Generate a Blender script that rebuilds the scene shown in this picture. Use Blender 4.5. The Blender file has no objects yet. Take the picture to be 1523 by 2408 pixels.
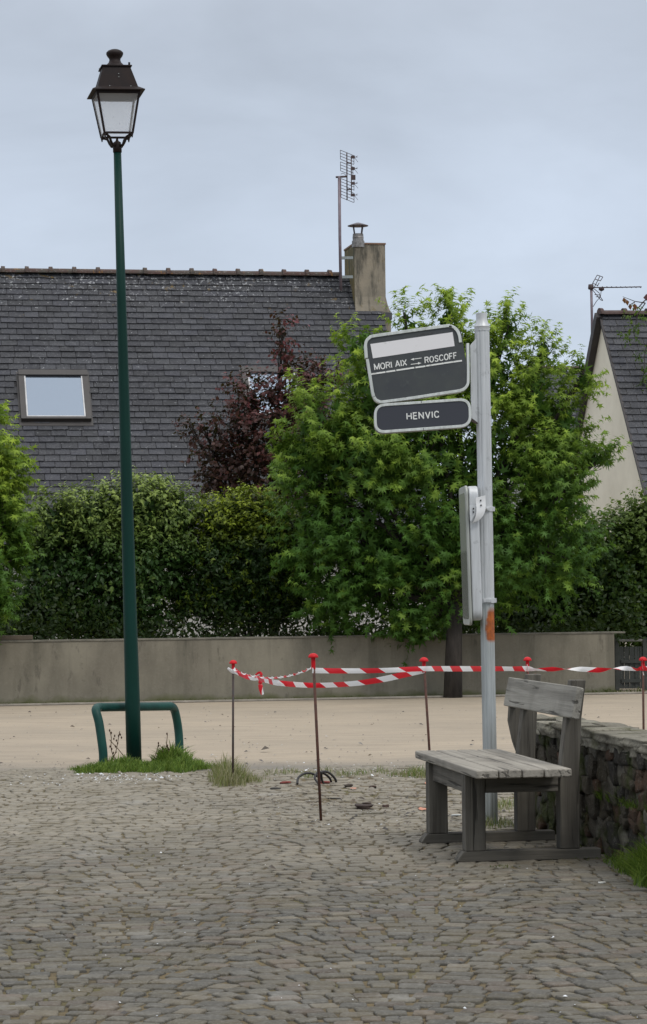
import bpy, bmesh, math, random
import numpy as np
from mathutils import Vector, Matrix

# ------------------------------------------------------------------ camera, sky, sun, exposure
scn = bpy.context.scene
F_PX, W_PX, H_PX, EYE = 6000.0, 1523.0, 2408.0, 1.45
PITCH, ROLL = math.radians(1.823), math.radians(-0.66)
CR = Matrix.Rotation(math.radians(90) + PITCH, 3, 'X') @ Matrix.Rotation(ROLL, 3, 'Z')
cam_d = bpy.data.cameras.new('camera')
cam = bpy.data.objects.new('camera', cam_d)
scn.collection.objects.link(cam)
cam.location = (0, 0, EYE)
cam.rotation_euler = CR.to_euler()
cam_d.sensor_fit = 'HORIZONTAL'
cam_d.sensor_width = 36.0
cam_d.lens = 36.0 * F_PX / W_PX
cam_d.clip_start = 0.5
cam_d.clip_end = 3000
scn.camera = cam
scn.render.resolution_x, scn.render.resolution_y = 647, 1024

world = bpy.data.worlds.new('World')
scn.world = world
world.use_nodes = True
wn, wl = world.node_tree.nodes, world.node_tree.links
wn.clear()
SUN_EL, SUN_AZ = math.radians(52), math.radians(140)   # azimuth clockwise from +Y
sky = wn.new('ShaderNodeTexSky'); sky.sky_type = 'NISHITA'; sky.sun_disc = False
sky.sun_elevation = SUN_EL; sky.sun_rotation = SUN_AZ
tc = wn.new('ShaderNodeTexCoord')
mp = wn.new('ShaderNodeMapping'); mp.inputs['Scale'].default_value = (1.0, 1.0, 2.6)
wl.new(tc.outputs['Generated'], mp.inputs['Vector'])
nz = wn.new('ShaderNodeTexNoise'); nz.inputs['Scale'].default_value = 5.0; nz.inputs['Detail'].default_value = 6
nz.inputs['Roughness'].default_value = 0.52; nz.inputs['Distortion'].default_value = 0.3
wl.new(mp.outputs['Vector'], nz.inputs['Vector'])
cr = wn.new('ShaderNodeMapRange'); cr.inputs['From Min'].default_value = 0.36; cr.inputs['From Max'].default_value = 0.66
cr.inputs['To Min'].default_value = 0.87; cr.inputs['To Max'].default_value = 1.10
wl.new(nz.outputs['Fac'], cr.inputs['Value'])
sp = wn.new('ShaderNodeSeparateXYZ'); wl.new(tc.outputs['Generated'], sp.inputs['Vector'])
rmp = wn.new('ShaderNodeValToRGB')
wl.new(sp.outputs['Z'], rmp.inputs['Fac'])
el = rmp.color_ramp.elements
el[0].position = 0.0; el[0].color = (0.67, 0.765, 0.90, 1)
el[1].position = 1.0; el[1].color = (1.0, 1.0, 1.0, 1)
for pos, col in ((0.09, (0.65, 0.74, 0.875, 1)), (0.15, (0.60, 0.68, 0.805, 1)), (0.225, (0.53, 0.59, 0.685, 1)), (0.42, (0.70, 0.74, 0.82, 1))):
    e_ = el.new(pos); e_.color = col
mulc = wn.new('ShaderNodeVectorMath'); mulc.operation = 'MULTIPLY'
wl.new(rmp.outputs['Color'], mulc.inputs[0]); wl.new(cr.outputs['Result'], mulc.inputs[1])
up = wn.new('ShaderNodeMapRange'); up.inputs['From Min'].default_value = 0.25; up.inputs['From Max'].default_value = 0.9
up.inputs['To Min'].default_value = 10.0; up.inputs['To Max'].default_value = 17.0
wl.new(sp.outputs['Z'], up.inputs['Value'])
sc10 = wn.new('ShaderNodeVectorMath'); sc10.operation = 'SCALE'
wl.new(mulc.outputs['Vector'], sc10.inputs[0]); wl.new(up.outputs['Result'], sc10.inputs['Scale'])
mx = wn.new('ShaderNodeMix'); mx.data_type = 'RGBA'; mx.inputs['Factor'].default_value = 0.93
wl.new(sky.outputs['Color'], mx.inputs['A']); wl.new(sc10.outputs['Vector'], mx.inputs['B'])
bg = wn.new('ShaderNodeBackground'); bg.inputs['Strength'].default_value = 0.1
wl.new(mx.outputs['Result'], bg.inputs['Color'])
wo = wn.new('ShaderNodeOutputWorld'); wl.new(bg.outputs['Background'], wo.inputs['Surface'])

sd_ = bpy.data.lights.new('sun', 'SUN'); sd_.energy = 1.2; sd_.angle = math.radians(14); sd_.color = (1.0, 0.95, 0.88)
sun = bpy.data.objects.new('sun', sd_); scn.collection.objects.link(sun)
sdir = Vector((math.sin(SUN_AZ) * math.cos(SUN_EL), math.cos(SUN_AZ) * math.cos(SUN_EL), math.sin(SUN_EL)))
sun.rotation_euler = sdir.to_track_quat('Z', 'Y').to_euler(); sun.location = sdir * 60

scn.view_settings.view_transform = 'Standard'; scn.view_settings.look = 'None'
scn.view_settings.exposure = 0.0; scn.view_settings.gamma = 1.0
scn.cycles.max_bounces = 8; scn.cycles.transparent_max_bounces = 12

# ------------------------------------------------------------------ measuring helpers
def ray(x, y): return CR @ Vector((x - W_PX / 2, H_PX / 2 - y, -F_PX))
def at(x, y, Y):
    d = ray(x, y); return Vector((0, 0, EYE)) + d * (Y / d.y)
def gnd(x, y, z=0.0):
    d = ray(x, y); return Vector((0, 0, EYE)) + d * ((z - EYE) / d.z)

rnd = random.Random(7)
C = scn.collection
INV = {}

def empty(name, loc, rot=None):
    o = bpy.data.objects.new(name, None); C.objects.link(o)
    o.empty_display_size = 0.2
    m = Matrix.Translation(Vector(loc))
    if rot is not None: m = m @ rot.to_4x4()
    o.matrix_world = m
    INV[o.name] = m.inverted()
    return o

def tag(o, label=None, cat=None, group=None, kind=None):
    if label: o['label'] = label
    if cat: o['category'] = cat
    if group: o['group'] = group
    if kind: o['kind'] = kind
    return o

class MB:
    def __init__(s): s.v = []; s.f = []; s.c = []; s.uv = {}
    def add(s, vs, fs, col=None):
        b = len(s.v); s.v += [tuple(p) for p in vs]; s.f += [tuple(i + b for i in f) for f in fs]
        s.c += [col if col is not None else (0.5, 0.5, 0.5, 1)] * len(vs); return b
    def box(s, c, d, rot=None, col=None):
        c = Vector(c); hx, hy, hz = d[0] / 2, d[1] / 2, d[2] / 2
        vs = [Vector((x, y, z)) for x in (-hx, hx) for y in (-hy, hy) for z in (-hz, hz)]
        if rot is not None: vs = [rot @ p for p in vs]
        s.add([p + c for p in vs], [(0, 1, 3, 2), (4, 6, 7, 5), (0, 4, 5, 1), (2, 3, 7, 6), (0, 2, 6, 4), (1, 5, 7, 3)], col)
    def tube(s, pts, rad, n=10, cap=True, col=None, sq=1.0):
        pts = [Vector(p) for p in pts]; m = len(pts)
        if not hasattr(rad, '__len__'): rad = [rad] * m
        ref = None; vs = []; fs = []
        for i, p in enumerate(pts):
            t = (pts[min(i + 1, m - 1)] - pts[max(i - 1, 0)]).normalized()
            if ref is None:
                ref = Vector((1, 0, 0)) if abs(t.x) < 0.9 else Vector((0, 1, 0))
            u = (ref - t * ref.dot(t)).normalized(); w = t.cross(u); ref = u
            for k in range(n):
                a = 2 * math.pi * k / n
                vs.append(p + (u * math.cos(a) + w * math.sin(a) * sq) * rad[i])
        for i in range(m - 1):
            for k in range(n):
                a = i * n + k; b = i * n + (k + 1) % n
                fs.append((a, b, b + n, a + n))
        if cap:
            fs.append(tuple(range(n - 1, -1, -1))); fs.append(tuple(range((m - 1) * n, m * n)))
        s.add(vs, fs, col)
    def lathe(s, prof, c=(0, 0, 0), n=24, col=None, sq=False):
        c = Vector(c); vs = []; fs = []
        for r, z in prof:
            for k in range(n):
                a = 2 * math.pi * (k + (0.5 if sq else 0)) / n
                vs.append(c + Vector((r * math.cos(a), r * math.sin(a), z)))
        for i in range(len(prof) - 1):
            for k in range(n):
                a = i * n + k; b = i * n + (k + 1) % n
                fs.append((a, b, b + n, a + n))
        fs.append(tuple(range(n - 1, -1, -1))); fs.append(tuple(range((len(prof) - 1) * n, len(prof) * n)))
        s.add(vs, fs, col)
    def prism(s, poly, ext, col=None):
        """poly: list of 3D points (planar), extruded by vector ext"""
        n = len(poly); ext = Vector(ext)
        a = [Vector(p) for p in poly]; b = [p + ext for p in a]
        fs = [tuple(range(n)), tuple(range(2 * n - 1, n - 1, -1))]
        fs += [(i, i + n, (i + 1) % n + n, (i + 1) % n) for i in range(n)]
        s.add(a + b, fs, col)
    def build(s, name, m, parent=None, smooth=False, bevel=0, local=False, seg=2, auto=None):
        me = bpy.data.meshes.new(name)
        vs = s.v
        if parent is not None and not local:
            mi = INV[parent.name]; vs = [tuple(mi @ Vector(p)) for p in vs]
        me.from_pydata(vs, [], s.f)
        ca = me.color_attributes.new('Col', 'FLOAT_COLOR', 'POINT')
        ca.data.foreach_set('color', np.array(s.c, dtype=np.float32).ravel())
        bm = bmesh.new(); bm.from_mesh(me); bmesh.ops.recalc_face_normals(bm, faces=bm.faces); bm.to_mesh(me); bm.free()
        me.update()
        if smooth or auto:
            me.polygons.foreach_set('use_smooth', [True] * len(me.polygons))
            if auto: me.set_sharp_from_angle(angle=math.radians(auto))
        if m: me.materials.append(m)
        o = bpy.data.objects.new(name, me); C.objects.link(o)
        if parent is not None:
            o.parent = parent; INV[o.name] = INV[parent.name]
        else: INV[o.name] = Matrix.Identity(4)
        if bevel:
            b = o.modifiers.new('Bevel', 'BEVEL'); b.width = bevel; b.segments = seg; b.limit_method = 'ANGLE'; b.angle_limit = math.radians(35)
            me.polygons.foreach_set('use_smooth', [True] * len(me.polygons))
            b.harden_normals = True
        return o

# ------------------------------------------------------------------ materials
class NT:
    def __init__(s, name):
        s.m = bpy.data.materials.new(name); s.m.use_nodes = True
        s.n = s.m.node_tree.nodes; s.l = s.m.node_tree.links
        s.p = s.n['Principled BSDF']
        s.tc = s.n.new('ShaderNodeTexCoord')
    def noise(s, scale, detail=4, rough=0.55, vec=None, stretch=None, dist=0.0):
        t = s.n.new('ShaderNodeTexNoise'); t.inputs['Scale'].default_value = scale
        t.inputs['Detail'].default_value = detail; t.inputs['Roughness'].default_value = rough; t.inputs['Distortion'].default_value = dist
        src = vec or s.tc.outputs['Object']
        if stretch:
            mpn = s.n.new('ShaderNodeMapping'); mpn.inputs['Scale'].default_value = stretch
            s.l.new(src, mpn.inputs['Vector']); src = mpn.outputs['Vector']
        s.l.new(src, t.inputs['Vector']); return t.outputs['Fac']
    def rng(s, v, a, b, c=0.0, d=1.0):
        t = s.n.new('ShaderNodeMapRange'); t.inputs[1].default_value = a; t.inputs[2].default_value = b
        t.inputs[3].default_value = c; t.inputs[4].default_value = d
        s.l.new(v, t.inputs[0]); return t.outputs[0]
    def mix(s, f, a, b, mode='MIX'):
        t = s.n.new('ShaderNodeMix'); t.data_type = 'RGBA'; t.blend_type = mode
        for i, v in (('Factor', f), ('A', a), ('B', b)):
            if isinstance(v, bpy.types.NodeSocket): s.l.new(v, t.inputs[i])
            elif i == 'Factor': t.inputs[i].default_value = v
            else: t.inputs[i].default_value = (*v[:3], 1)
        return t.outputs['Result']
    def math(s, op, a, b=None):
        t = s.n.new('ShaderNodeMath'); t.operation = op
        for i, v in enumerate((a, b)):
            if v is None: continue
            if isinstance(v, bpy.types.NodeSocket): s.l.new(v, t.inputs[i])
            else: t.inputs[i].default_value = v
        return t.outputs[0]
    def attr(s, name='Col'):
        t = s.n.new('ShaderNodeAttribute'); t.attribute_name = name; return t.outputs['Color']
    def xyz(s):
        t = s.n.new('ShaderNodeSeparateXYZ'); s.l.new(s.tc.outputs['Object'], t.inputs[0]); return t.outputs
    def bump(s, h, strength=0.3, dist=0.01):
        t = s.n.new('ShaderNodeBump'); t.inputs['Strength'].default_value = strength; t.inputs['Distance'].default_value = dist
        s.l.new(h, t.inputs['Height']); s.l.new(t.outputs['Normal'], s.p.inputs['Normal'])
    def done(s, col, rough=0.7, metal=0.0, spec=None):
        if isinstance(col, bpy.types.NodeSocket): s.l.new(col, s.p.inputs['Base Color'])
        else: s.p.inputs['Base Color'].default_value = (*col[:3], 1)
        if isinstance(rough, bpy.types.NodeSocket): s.l.new(rough, s.p.inputs['Roughness'])
        else: s.p.inputs['Roughness'].default_value = rough
        s.p.inputs['Metallic'].default_value = metal
        if spec is not None: s.p.inputs['Specular IOR Level'].default_value = spec
        return s.m

def simple(name, a, b=None, scale=6, rough=0.6, metal=0.0, bump=0.0, bdist=0.004, spec=None, stretch=None):
    t = NT(name)
    b = b or tuple(x * 0.7 for x in a)
    f = t.rng(t.noise(scale, 6, 0.6, stretch=stretch), 0.35, 0.68)
    col = t.mix(f, a, b)
    if bump: t.bump(t.noise(scale * 6, 5, 0.6, stretch=stretch), bump, bdist)
    return t.done(col, rough, metal, spec)

def leaf_mat(name, rough=0.5, trans=0.38):
    t = NT(name)
    a = t.attr()
    col = t.mix(t.rng(t.noise(9, 3), 0.3, 0.7, 0.0, 0.22), a, (0.01, 0.02, 0.005))
    m = t.done(col, rough, 0, 0.2)
    tr = t.n.new('ShaderNodeBsdfTranslucent'); t.l.new(t.mix(0.5, col, (0.20, 0.32, 0.03)), tr.inputs['Color'])
    ms = t.n.new('ShaderNodeMixShader'); ms.inputs[0].default_value = trans
    out = t.n['Material Output']
    t.l.new(t.p.outputs[0], ms.inputs[1]); t.l.new(tr.outputs[0], ms.inputs[2]); t.l.new(ms.outputs[0], out.inputs['Surface'])
    return m

M_leaf = leaf_mat('leaf')
M_leafd = leaf_mat('leaf_glossy', 0.42, 0.2)
M_leafp = leaf_mat('leaf_purple', 0.42, 0.08)
M_grass = leaf_mat('grass_blade', 0.6, 0.25)
M_bark = simple('bark', (0.05, 0.042, 0.035), (0.022, 0.018, 0.015), 14, 0.9, bump=0.6, bdist=0.02, stretch=(1, 1, 0.25))

def wood_mat(name, axis, light=(0.150, 0.139, 0.116), dark=(0.062, 0.056, 0.046)):
    t = NT(name)
    st = {'x': (0.6, 14, 14), 'y': (14, 0.6, 14), 'z': (14, 14, 0.6)}[axis]
    st2 = {'x': (1.2, 60, 60), 'y': (60, 1.2, 60), 'z': (60, 60, 1.2)}[axis]
    g1 = t.noise(1.0, 6, 0.6, stretch=st, dist=0.6); g2 = t.noise(1.0, 4, 0.6, stretch=st2)
    big = t.noise(3.0, 4)
    c = t.mix(t.rng(g1, 0.3, 0.7), light, dark)
    c = t.mix(t.rng(g2, 0.55, 0.75, 0, 0.7), c, tuple(x * 0.45 for x in dark))
    c = t.mix(t.rng(big, .46, .72, 0, .5), c, tuple(x * .55 for x in dark))
    g3 = t.noise(1.7, 3, .5, stretch=tuple(v * 1.6 for v in st), dist=.4); c = t.mix(t.rng(g3, .64, .68, 0, .8), c, tuple(x * .3 for x in dark))
    t.bump(t.math('SUBTRACT', g2, t.rng(g3, .62, .68)), 0.6, 0.008)
    return t.done(c, 0.8, 0, 0.25)
M_wy, M_wz, M_wx = (wood_mat('shaded_weathered_wood_' + a, a) for a in 'yzx')  # weathered wood, colour darkened for the shade on legs, skids and rails
M_wb = wood_mat('lit_weathered_back_plank', 'y', (0.34, 0.325, 0.285), (0.16, 0.152, 0.13))  # same weathered wood, colour paler for the light on the back plank
M_ws = wood_mat('lit_weathered_seat', 'y', (0.37, 0.345, 0.295), (0.18, 0.165, 0.14))  # seat copy of the wood, top light put into its paler colour

def alu_mat(name, a, b):
    t = NT(name)
    f = t.rng(t.noise(5, 5, stretch=(8, 8, 0.6)), 0.35, 0.7)
    c = t.mix(f, a, b)
    c = t.mix(t.rng(t.noise(14, 6, 0.65), 0.6, 0.72, 0, 0.6), c, tuple(x * 0.45 for x in b))
    return t.done(c, 0.45, 0.25, 0.5)
M_alu = alu_mat('painted_aluminium', (0.60, 0.62, 0.63), (0.47, 0.485, 0.49))
M_galv = alu_mat('galvanised_steel', (0.30, 0.33, 0.33), (0.20, 0.22, 0.215))
M_white_al = alu_mat('white_trim', (0.70, 0.73, 0.71), (0.50, 0.53, 0.50))
M_dark_green = simple('green_paint', (0.003, 0.033, 0.025), (0.002, 0.024, 0.018), 5, 0.5, spec=.18, bump=0.08, bdist=0.002, stretch=(1, 1, 0.2))
M_hoop_green = simple('hoop_green_paint', (0.008, 0.062, 0.05), (0.006, 0.04, 0.034), 7, 0.5, spec=.25)
M_lan = simple('lantern_bronze', (0.010, 0.006, 0.006), (0.018, 0.009, 0.007), 12, 0.6, spec=.25)
M_hoodlight = simple('hood_zinc', (0.05, 0.045, 0.045), (0.03, 0.028, 0.03), 12, 0.35)
M_rust = simple('rusty_bar', (0.11, 0.045, 0.028), (0.05, 0.025, 0.02), 25, 0.8)
M_bar = simple('dark_bar', (0.045, 0.043, 0.042), (0.07, 0.035, 0.025), 20, 0.7)
M_redcap = simple('red_plastic', (0.55, 0.008, 0.014), (0.42, 0.006, 0.01), 12, 0.5, spec=.25)
M_black = simple('black_rubber', (0.012, 0.012, 0.013), (0.03, 0.028, 0.028), 30, 0.55)

# ------------------------------------------------------------------ leaf clouds
def star_leaf():
    ang = [-105, -52, 0, 52, 105]; ln = [0.62, 0.92, 1.0, 0.92, 0.62]
    vs = [(0, 0, 0)]
    for a, l in zip(ang, ln):
        r = math.radians(a); vs.append((math.sin(r) * l, 0.1 + math.cos(r) * l, -0.22 * l))
    for a in (-135, -78, -26, 26, 78, 135):
        r = math.radians(a); q = 0.30 if abs(a) < 100 else 0.16; vs.append((math.sin(r) * q, 0.1 + math.cos(r) * q, 0.0))
    fs = []
    for i in range(5): fs += [(0, 6 + i, 1 + i), (0, 1 + i, 7 + i)]
    return np.array(vs, dtype=np.float32), np.array(fs, dtype=np.int32)
def lance_leaf(w=0.22):
    vs = np.array([(0, 0, 0), (w, 0.42, 0.05), (0, 1, -0.16), (-w, 0.42, 0.05), (0, 0.45, 0)], dtype=np.float32)
    return vs, np.array([(0, 1, 4), (4, 1, 2), (0, 4, 3), (4, 2, 3)], dtype=np.int32)

def leaves_mesh(name, P, A, N, S, COL, tmpl, m, parent=None):
    """P positions, A leaf axis, N approx normal, S size, COL rgb; all arrays"""
    tv, tf = tmpl
    A = A / (np.linalg.norm(A, axis=1, keepdims=True) + 1e-9)
    X = np.cross(A, N); X /= (np.linalg.norm(X, axis=1, keepdims=True) + 1e-9)
    Z = np.cross(X, A)
    n = len(P); k = len(tv)
    V = P[:, None, :] + S[:, None, None] * (tv[None, :, 0:1] * X[:, None, :] + tv[None, :, 1:2] * A[:, None, :] + tv[None, :, 2:3] * Z[:, None, :])
    V = V.reshape(-1, 3).astype(np.float32)
    if parent is not None:
        mi = np.array(INV[parent.name]); V = (V @ mi[:3, :3].T + mi[:3, 3]).astype(np.float32)
    Fc = (tf[None] + (np.arange(n) * k)[:, None, None]).reshape(-1, 3).astype(np.int32)
    me = bpy.data.meshes.new(name)
    me.vertices.add(len(V)); me.vertices.foreach_set('co', V.ravel())
    me.loops.add(len(Fc) * 3); me.loops.foreach_set('vertex_index', Fc.ravel())
    me.polygons.add(len(Fc)); me.polygons.foreach_set('loop_start', np.arange(0, len(Fc) * 3, 3, dtype=np.int32))
    me.update(calc_edges=True)
    ca = me.color_attributes.new('Col', 'FLOAT_COLOR', 'POINT')
    cc = np.ones((n, k, 4), dtype=np.float32); cc[:, :, :3] = COL[:, None, :]
    ca.data.foreach_set('color', cc.ravel())
    me.materials.append(m)
    o = bpy.data.objects.new(name, me); C.objects.link(o)
    if parent is not None: o.parent = parent
    return o

def lobe(x, y, rx, ry, Y, ryd=None):
    """a crown lobe measured in the picture, at depth Y; returns centre and radii in metres"""
    c = at(x, y, Y); s = Y / F_PX
    a, b = rx * s, ry * s
    return (np.array(c), np.array([a, ryd if ryd else min(a, b) * 1.05, b]))

def crown(lobes, n_sh, per, rs, size, shoot_len, tone, tmpl, name, m, parent, droop=0.35, inner=0.25, upw=0.45, top_z=None, zfloor=None, spread=0.9, fill=0, clump=0):
    """shoots over and inside the lobes; tone(z fraction, random) gives the leaf colour"""
    r = np.random.RandomState(rs)
    wts = np.array([(q[1][0] * q[1][2]) ** 1.0 for q in lobes]); wts /= wts.sum()
    li = r.choice(len(lobes), n_sh, p=wts)
    cen = np.array([q[0] for q in lobes])[li]; rad = np.array([q[1] for q in lobes])[li]
    d = r.normal(size=(n_sh, 3)); d /= np.linalg.norm(d, axis=1, keepdims=True)
    if clump:
        # boughs: shoots gather round a limited number of directions on each lobe
        cd = r.normal(size=(clump * len(lobes), 3)); cd /= np.linalg.norm(cd, axis=1, keepdims=True)
        pick = cd[li * clump + r.randint(0, clump, n_sh)]
        d = np.where((r.rand(n_sh) < .82)[:, None], pick + r.normal(size=(n_sh, 3)) * .24, d); d /= np.linalg.norm(d, axis=1, keepdims=True)
    q = np.where(r.rand(n_sh) < inner, r.uniform(0.35, 0.8, n_sh), r.uniform(0.8, 1.04, n_sh))
    # lumpy surface: the radius swells and shrinks with direction
    lump = 1 + 0.17 * np.sin(d[:, 0] * 5.1 + li * 1.7) * np.cos(d[:, 2] * 4.3 + li) + 0.07 * np.sin(d[:, 2] * 11 + d[:, 1] * 7 + li * 2.3)
    base = cen + d * rad * (q * lump)[:, None]
    sd = d * 0.75 + np.array([0, 0, upw]) + r.normal(size=(n_sh, 3)) * 0.35
    sd /= np.linalg.norm(sd, axis=1, keepdims=True)
    t = (np.arange(per) + 0.5) / per
    L = shoot_len * r.uniform(0.6, 1.3, n_sh)
    P = base[:, None, :] + sd[:, None, :] * (L[:, None] * t[None, :])[:, :, None]
    P[:, :, 2] -= droop * 0.35 * (L[:, None] * t[None, :] ** 2)
    P = P.reshape(-1, 3); n = len(P)
    SD = np.repeat(sd, per, axis=0); D = np.repeat(d, per, axis=0)
    side = r.normal(size=(n, 3)); side -= SD * np.sum(side * SD, axis=1, keepdims=True); side /= np.linalg.norm(side, axis=1, keepdims=True)
    A = SD * 0.35 + side * spread + np.array([0, 0, -droop]) + D * 0.2
    N = D * 0.6 + np.array([0, 0, 0.8]) + r.normal(size=(n, 3)) * 0.35
    S = size * r.uniform(0.65, 1.2, n)
    z0 = min(q_[0][2] - q_[1][2] for q_ in lobes); z1 = max(q_[0][2] + q_[1][2] for q_ in lobes)
    zf = np.clip((P[:, 2] - z0) / (z1 - z0), 0, 1)
    lfs = r.rand(n_sh)
    if clump: lfs = np.clip(.5 * lfs + .5 * r.rand(clump * len(lobes))[li * clump + r.randint(0, clump, n_sh)], 0, 1)
    lf = np.repeat(lfs, per)
    tip = np.tile(t, n_sh)
    outer = np.repeat((q > 0.8).astype(float), per)
    COL = tone(zf, lf, tip * outer, r.rand(n))
    if zfloor is not None:
        k = P[:, 2] > zfloor; P, A, N, S, COL = P[k], A[k], N[k], S[k], COL[k]
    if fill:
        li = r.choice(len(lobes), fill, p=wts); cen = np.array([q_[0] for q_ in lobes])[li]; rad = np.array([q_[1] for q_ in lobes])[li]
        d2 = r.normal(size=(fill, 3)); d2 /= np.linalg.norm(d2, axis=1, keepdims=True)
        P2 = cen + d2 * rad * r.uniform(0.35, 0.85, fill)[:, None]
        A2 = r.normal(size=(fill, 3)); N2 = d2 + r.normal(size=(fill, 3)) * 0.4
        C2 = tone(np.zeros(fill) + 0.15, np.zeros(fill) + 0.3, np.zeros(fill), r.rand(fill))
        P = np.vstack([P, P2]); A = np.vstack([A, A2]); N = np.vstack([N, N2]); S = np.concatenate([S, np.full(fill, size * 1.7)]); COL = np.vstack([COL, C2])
        if zfloor is not None:
            k = P[:, 2] > zfloor; P, A, N, S, COL = P[k], A[k], N[k], S[k], COL[k]
    return leaves_mesh(name, P, A, N, S, COL, tmpl, m, parent)

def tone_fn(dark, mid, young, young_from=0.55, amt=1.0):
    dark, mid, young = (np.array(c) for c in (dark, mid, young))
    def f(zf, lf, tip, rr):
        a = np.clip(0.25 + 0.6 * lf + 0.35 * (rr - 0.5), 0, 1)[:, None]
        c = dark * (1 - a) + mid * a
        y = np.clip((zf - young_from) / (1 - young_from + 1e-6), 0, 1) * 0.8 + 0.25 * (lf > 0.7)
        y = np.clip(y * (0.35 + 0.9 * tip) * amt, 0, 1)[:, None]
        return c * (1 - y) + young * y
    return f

def limbs(base, lobes, r0, rs, parent, name='trunk', hgt=None, extra=6, mt=None):
    r = random.Random(rs); b = MB()
    fork = Vector(base) + Vector((0.05, 0.0, hgt))
    b.tube([base, Vector(base) + Vector((0.02, 0, hgt * 0.5)), fork], [r0 * 1.15, r0, r0 * 0.85], 10)
    for c, rad in lobes:
        c = Vector(c)
        mid = fork.lerp(c, 0.5) + Vector((r.uniform(-.15, .15), r.uniform(-.15, .15), r.uniform(-0.1, .2)))
        top = c + Vector((0, 0, rad[2] * 0.6))
        rr = r0 * 0.45
        b.tube([fork, mid, c, top], [rr, rr * 0.7, rr * 0.4, 0.006], 6)
        for k in range(extra):
            d = Vector((r.gauss(0, 1), r.gauss(0, 1), r.gauss(0.3, 1))).normalized()
            e = c + Vector((d.x * rad[0], d.y * rad[1], d.z * rad[2])) * 0.85
            b.tube([mid.lerp(c, r.random()), c.lerp(e, 0.5), e], [rr * 0.3, rr * 0.2, 0.004], 5)
    return b.build(name, mt or M_bark, parent, smooth=True)

# ================================================================== GROUND
def sheet(name, pts, z, m):
    b = MB(); b.add([(x, y, z) for x, y in pts], [tuple(range(len(pts)))])
    o = b.build(name, m); tag(o, kind='structure'); return o

t = NT('earth'); c = t.mix(t.rng(t.noise(0.8, 8), .35, .65), (0.10, 0.085, 0.06), (0.06, 0.07, 0.03)); M_earth = t.done(c, 0.95)
sheet('ground', [(-800, -200), (800, -200), (800, 1500), (-800, 1500)], -0.05, M_earth)

t = NT('sand_lot')
big = t.noise(0.5, 5); mid = t.noise(1.0, 6, 0.6, stretch=(1.2, 5, 1)); fine = t.noise(60, 3, 0.7)
c = t.mix(t.rng(mid, .35, .7), (0.385, 0.318, 0.235), (0.310, 0.260, 0.195))
c = t.mix(t.rng(big, .4, .7, 0, .5), c, (0.25, 0.215, 0.165))
c = t.mix(t.rng(fine, .55, .75, 0, .5), c, (0.20, 0.17, 0.14))
sk_ = t.noise(1.6, 6, .7, stretch=(.5, 6, 1)); c = t.mix(t.rng(sk_, .54, .66, 0, .45), c, (0.185, 0.15, 0.11)); c = t.mix(t.rng(sk_, .44, .34, 0, .4), c, (0.42, 0.36, 0.28))
y_ = t.math('ADD', t.xyz()[1], t.math('MULTIPLY', t.noise(1.1, 5), 2.4))
c = t.mix(t.rng(y_, 21.9, 23.9, 1, 0), c, (0.155, 0.145, 0.125))
sp_ = t.noise(26, 2, 0.5); c = t.mix(t.rng(sp_, .70, .74, 0, .7), c, (0.07, 0.055, 0.045))
t.bump(fine, 0.5, 0.01); M_lot = t.done(c, 0.95)
sheet('sand_lot', [(-60, 20.9), (60, 20.9), (60, 60), (-60, 60)], -0.006, M_lot)

t = NT('moss_strip')
c = t.mix(t.rng(t.noise(9, 5), .4, .6), (0.10, 0.10, 0.03), (0.15, 0.125, 0.085)); M_moss = t.done(c, 0.95)

# ---- cobbles (real stones, one mesh)
t = NT('cobble')
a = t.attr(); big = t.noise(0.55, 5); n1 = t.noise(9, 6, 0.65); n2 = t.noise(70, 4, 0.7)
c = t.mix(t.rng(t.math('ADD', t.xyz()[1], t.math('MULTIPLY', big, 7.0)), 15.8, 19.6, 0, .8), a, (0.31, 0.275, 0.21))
n3 = t.noise(24, 6, .75); mo = t.noise(2.6, 6, .7)
c = t.mix(t.rng(n1, .4, .7, 0, .55), c, (0.075, 0.070, 0.056))
c = t.mix(t.rng(n3, .52, .66, 0, .5), c, (0.21, 0.20, 0.175))
c = t.mix(t.rng(n3, .45, .34, 0, .45), c, (0.06, 0.052, 0.040))
c = t.mix(t.rng(mo, .50, .66, 0, .6), c, (0.100, 0.080, 0.040))
c = t.mix(t.rng(n2, .5, .72, 0, .55), c, (0.22, 0.21, 0.185))
c = t.mix(t.rng(n2, .42, .3, 0, .5), c, (0.07, 0.065, 0.055))
wa = t.noise(1.7, 5, 0.6); c = t.mix(t.rng(wa, .60, .72, 0, .45), c, (0.30, 0.29, 0.26))
t.bump(t.math('ADD', n3, t.math('MULTIPLY', n2, 0.4)), 0.8, 0.007)
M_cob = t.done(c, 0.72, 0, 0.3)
t = NT('joint_soil')
c = t.mix(t.rng(t.noise(3, 6), .35, .65), (0.125, 0.092, 0.042), (0.075, 0.058, 0.030))
c = t.mix(t.rng(t.noise(14, 5), .5, .7), c, (0.15, 0.115, 0.06)); c = t.mix(t.rng(t.noise(1.3, 5), .52, .7), c, (0.09, 0.085, 0.025)); t.bump(t.noise(80, 4), .8, .01)
M_soil = t.done(c, 0.95)
sheet('joint_bed', [(-9, 3), (9, 3), (9, 21.4), (-9, 21.4)], -0.009, M_soil)

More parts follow.
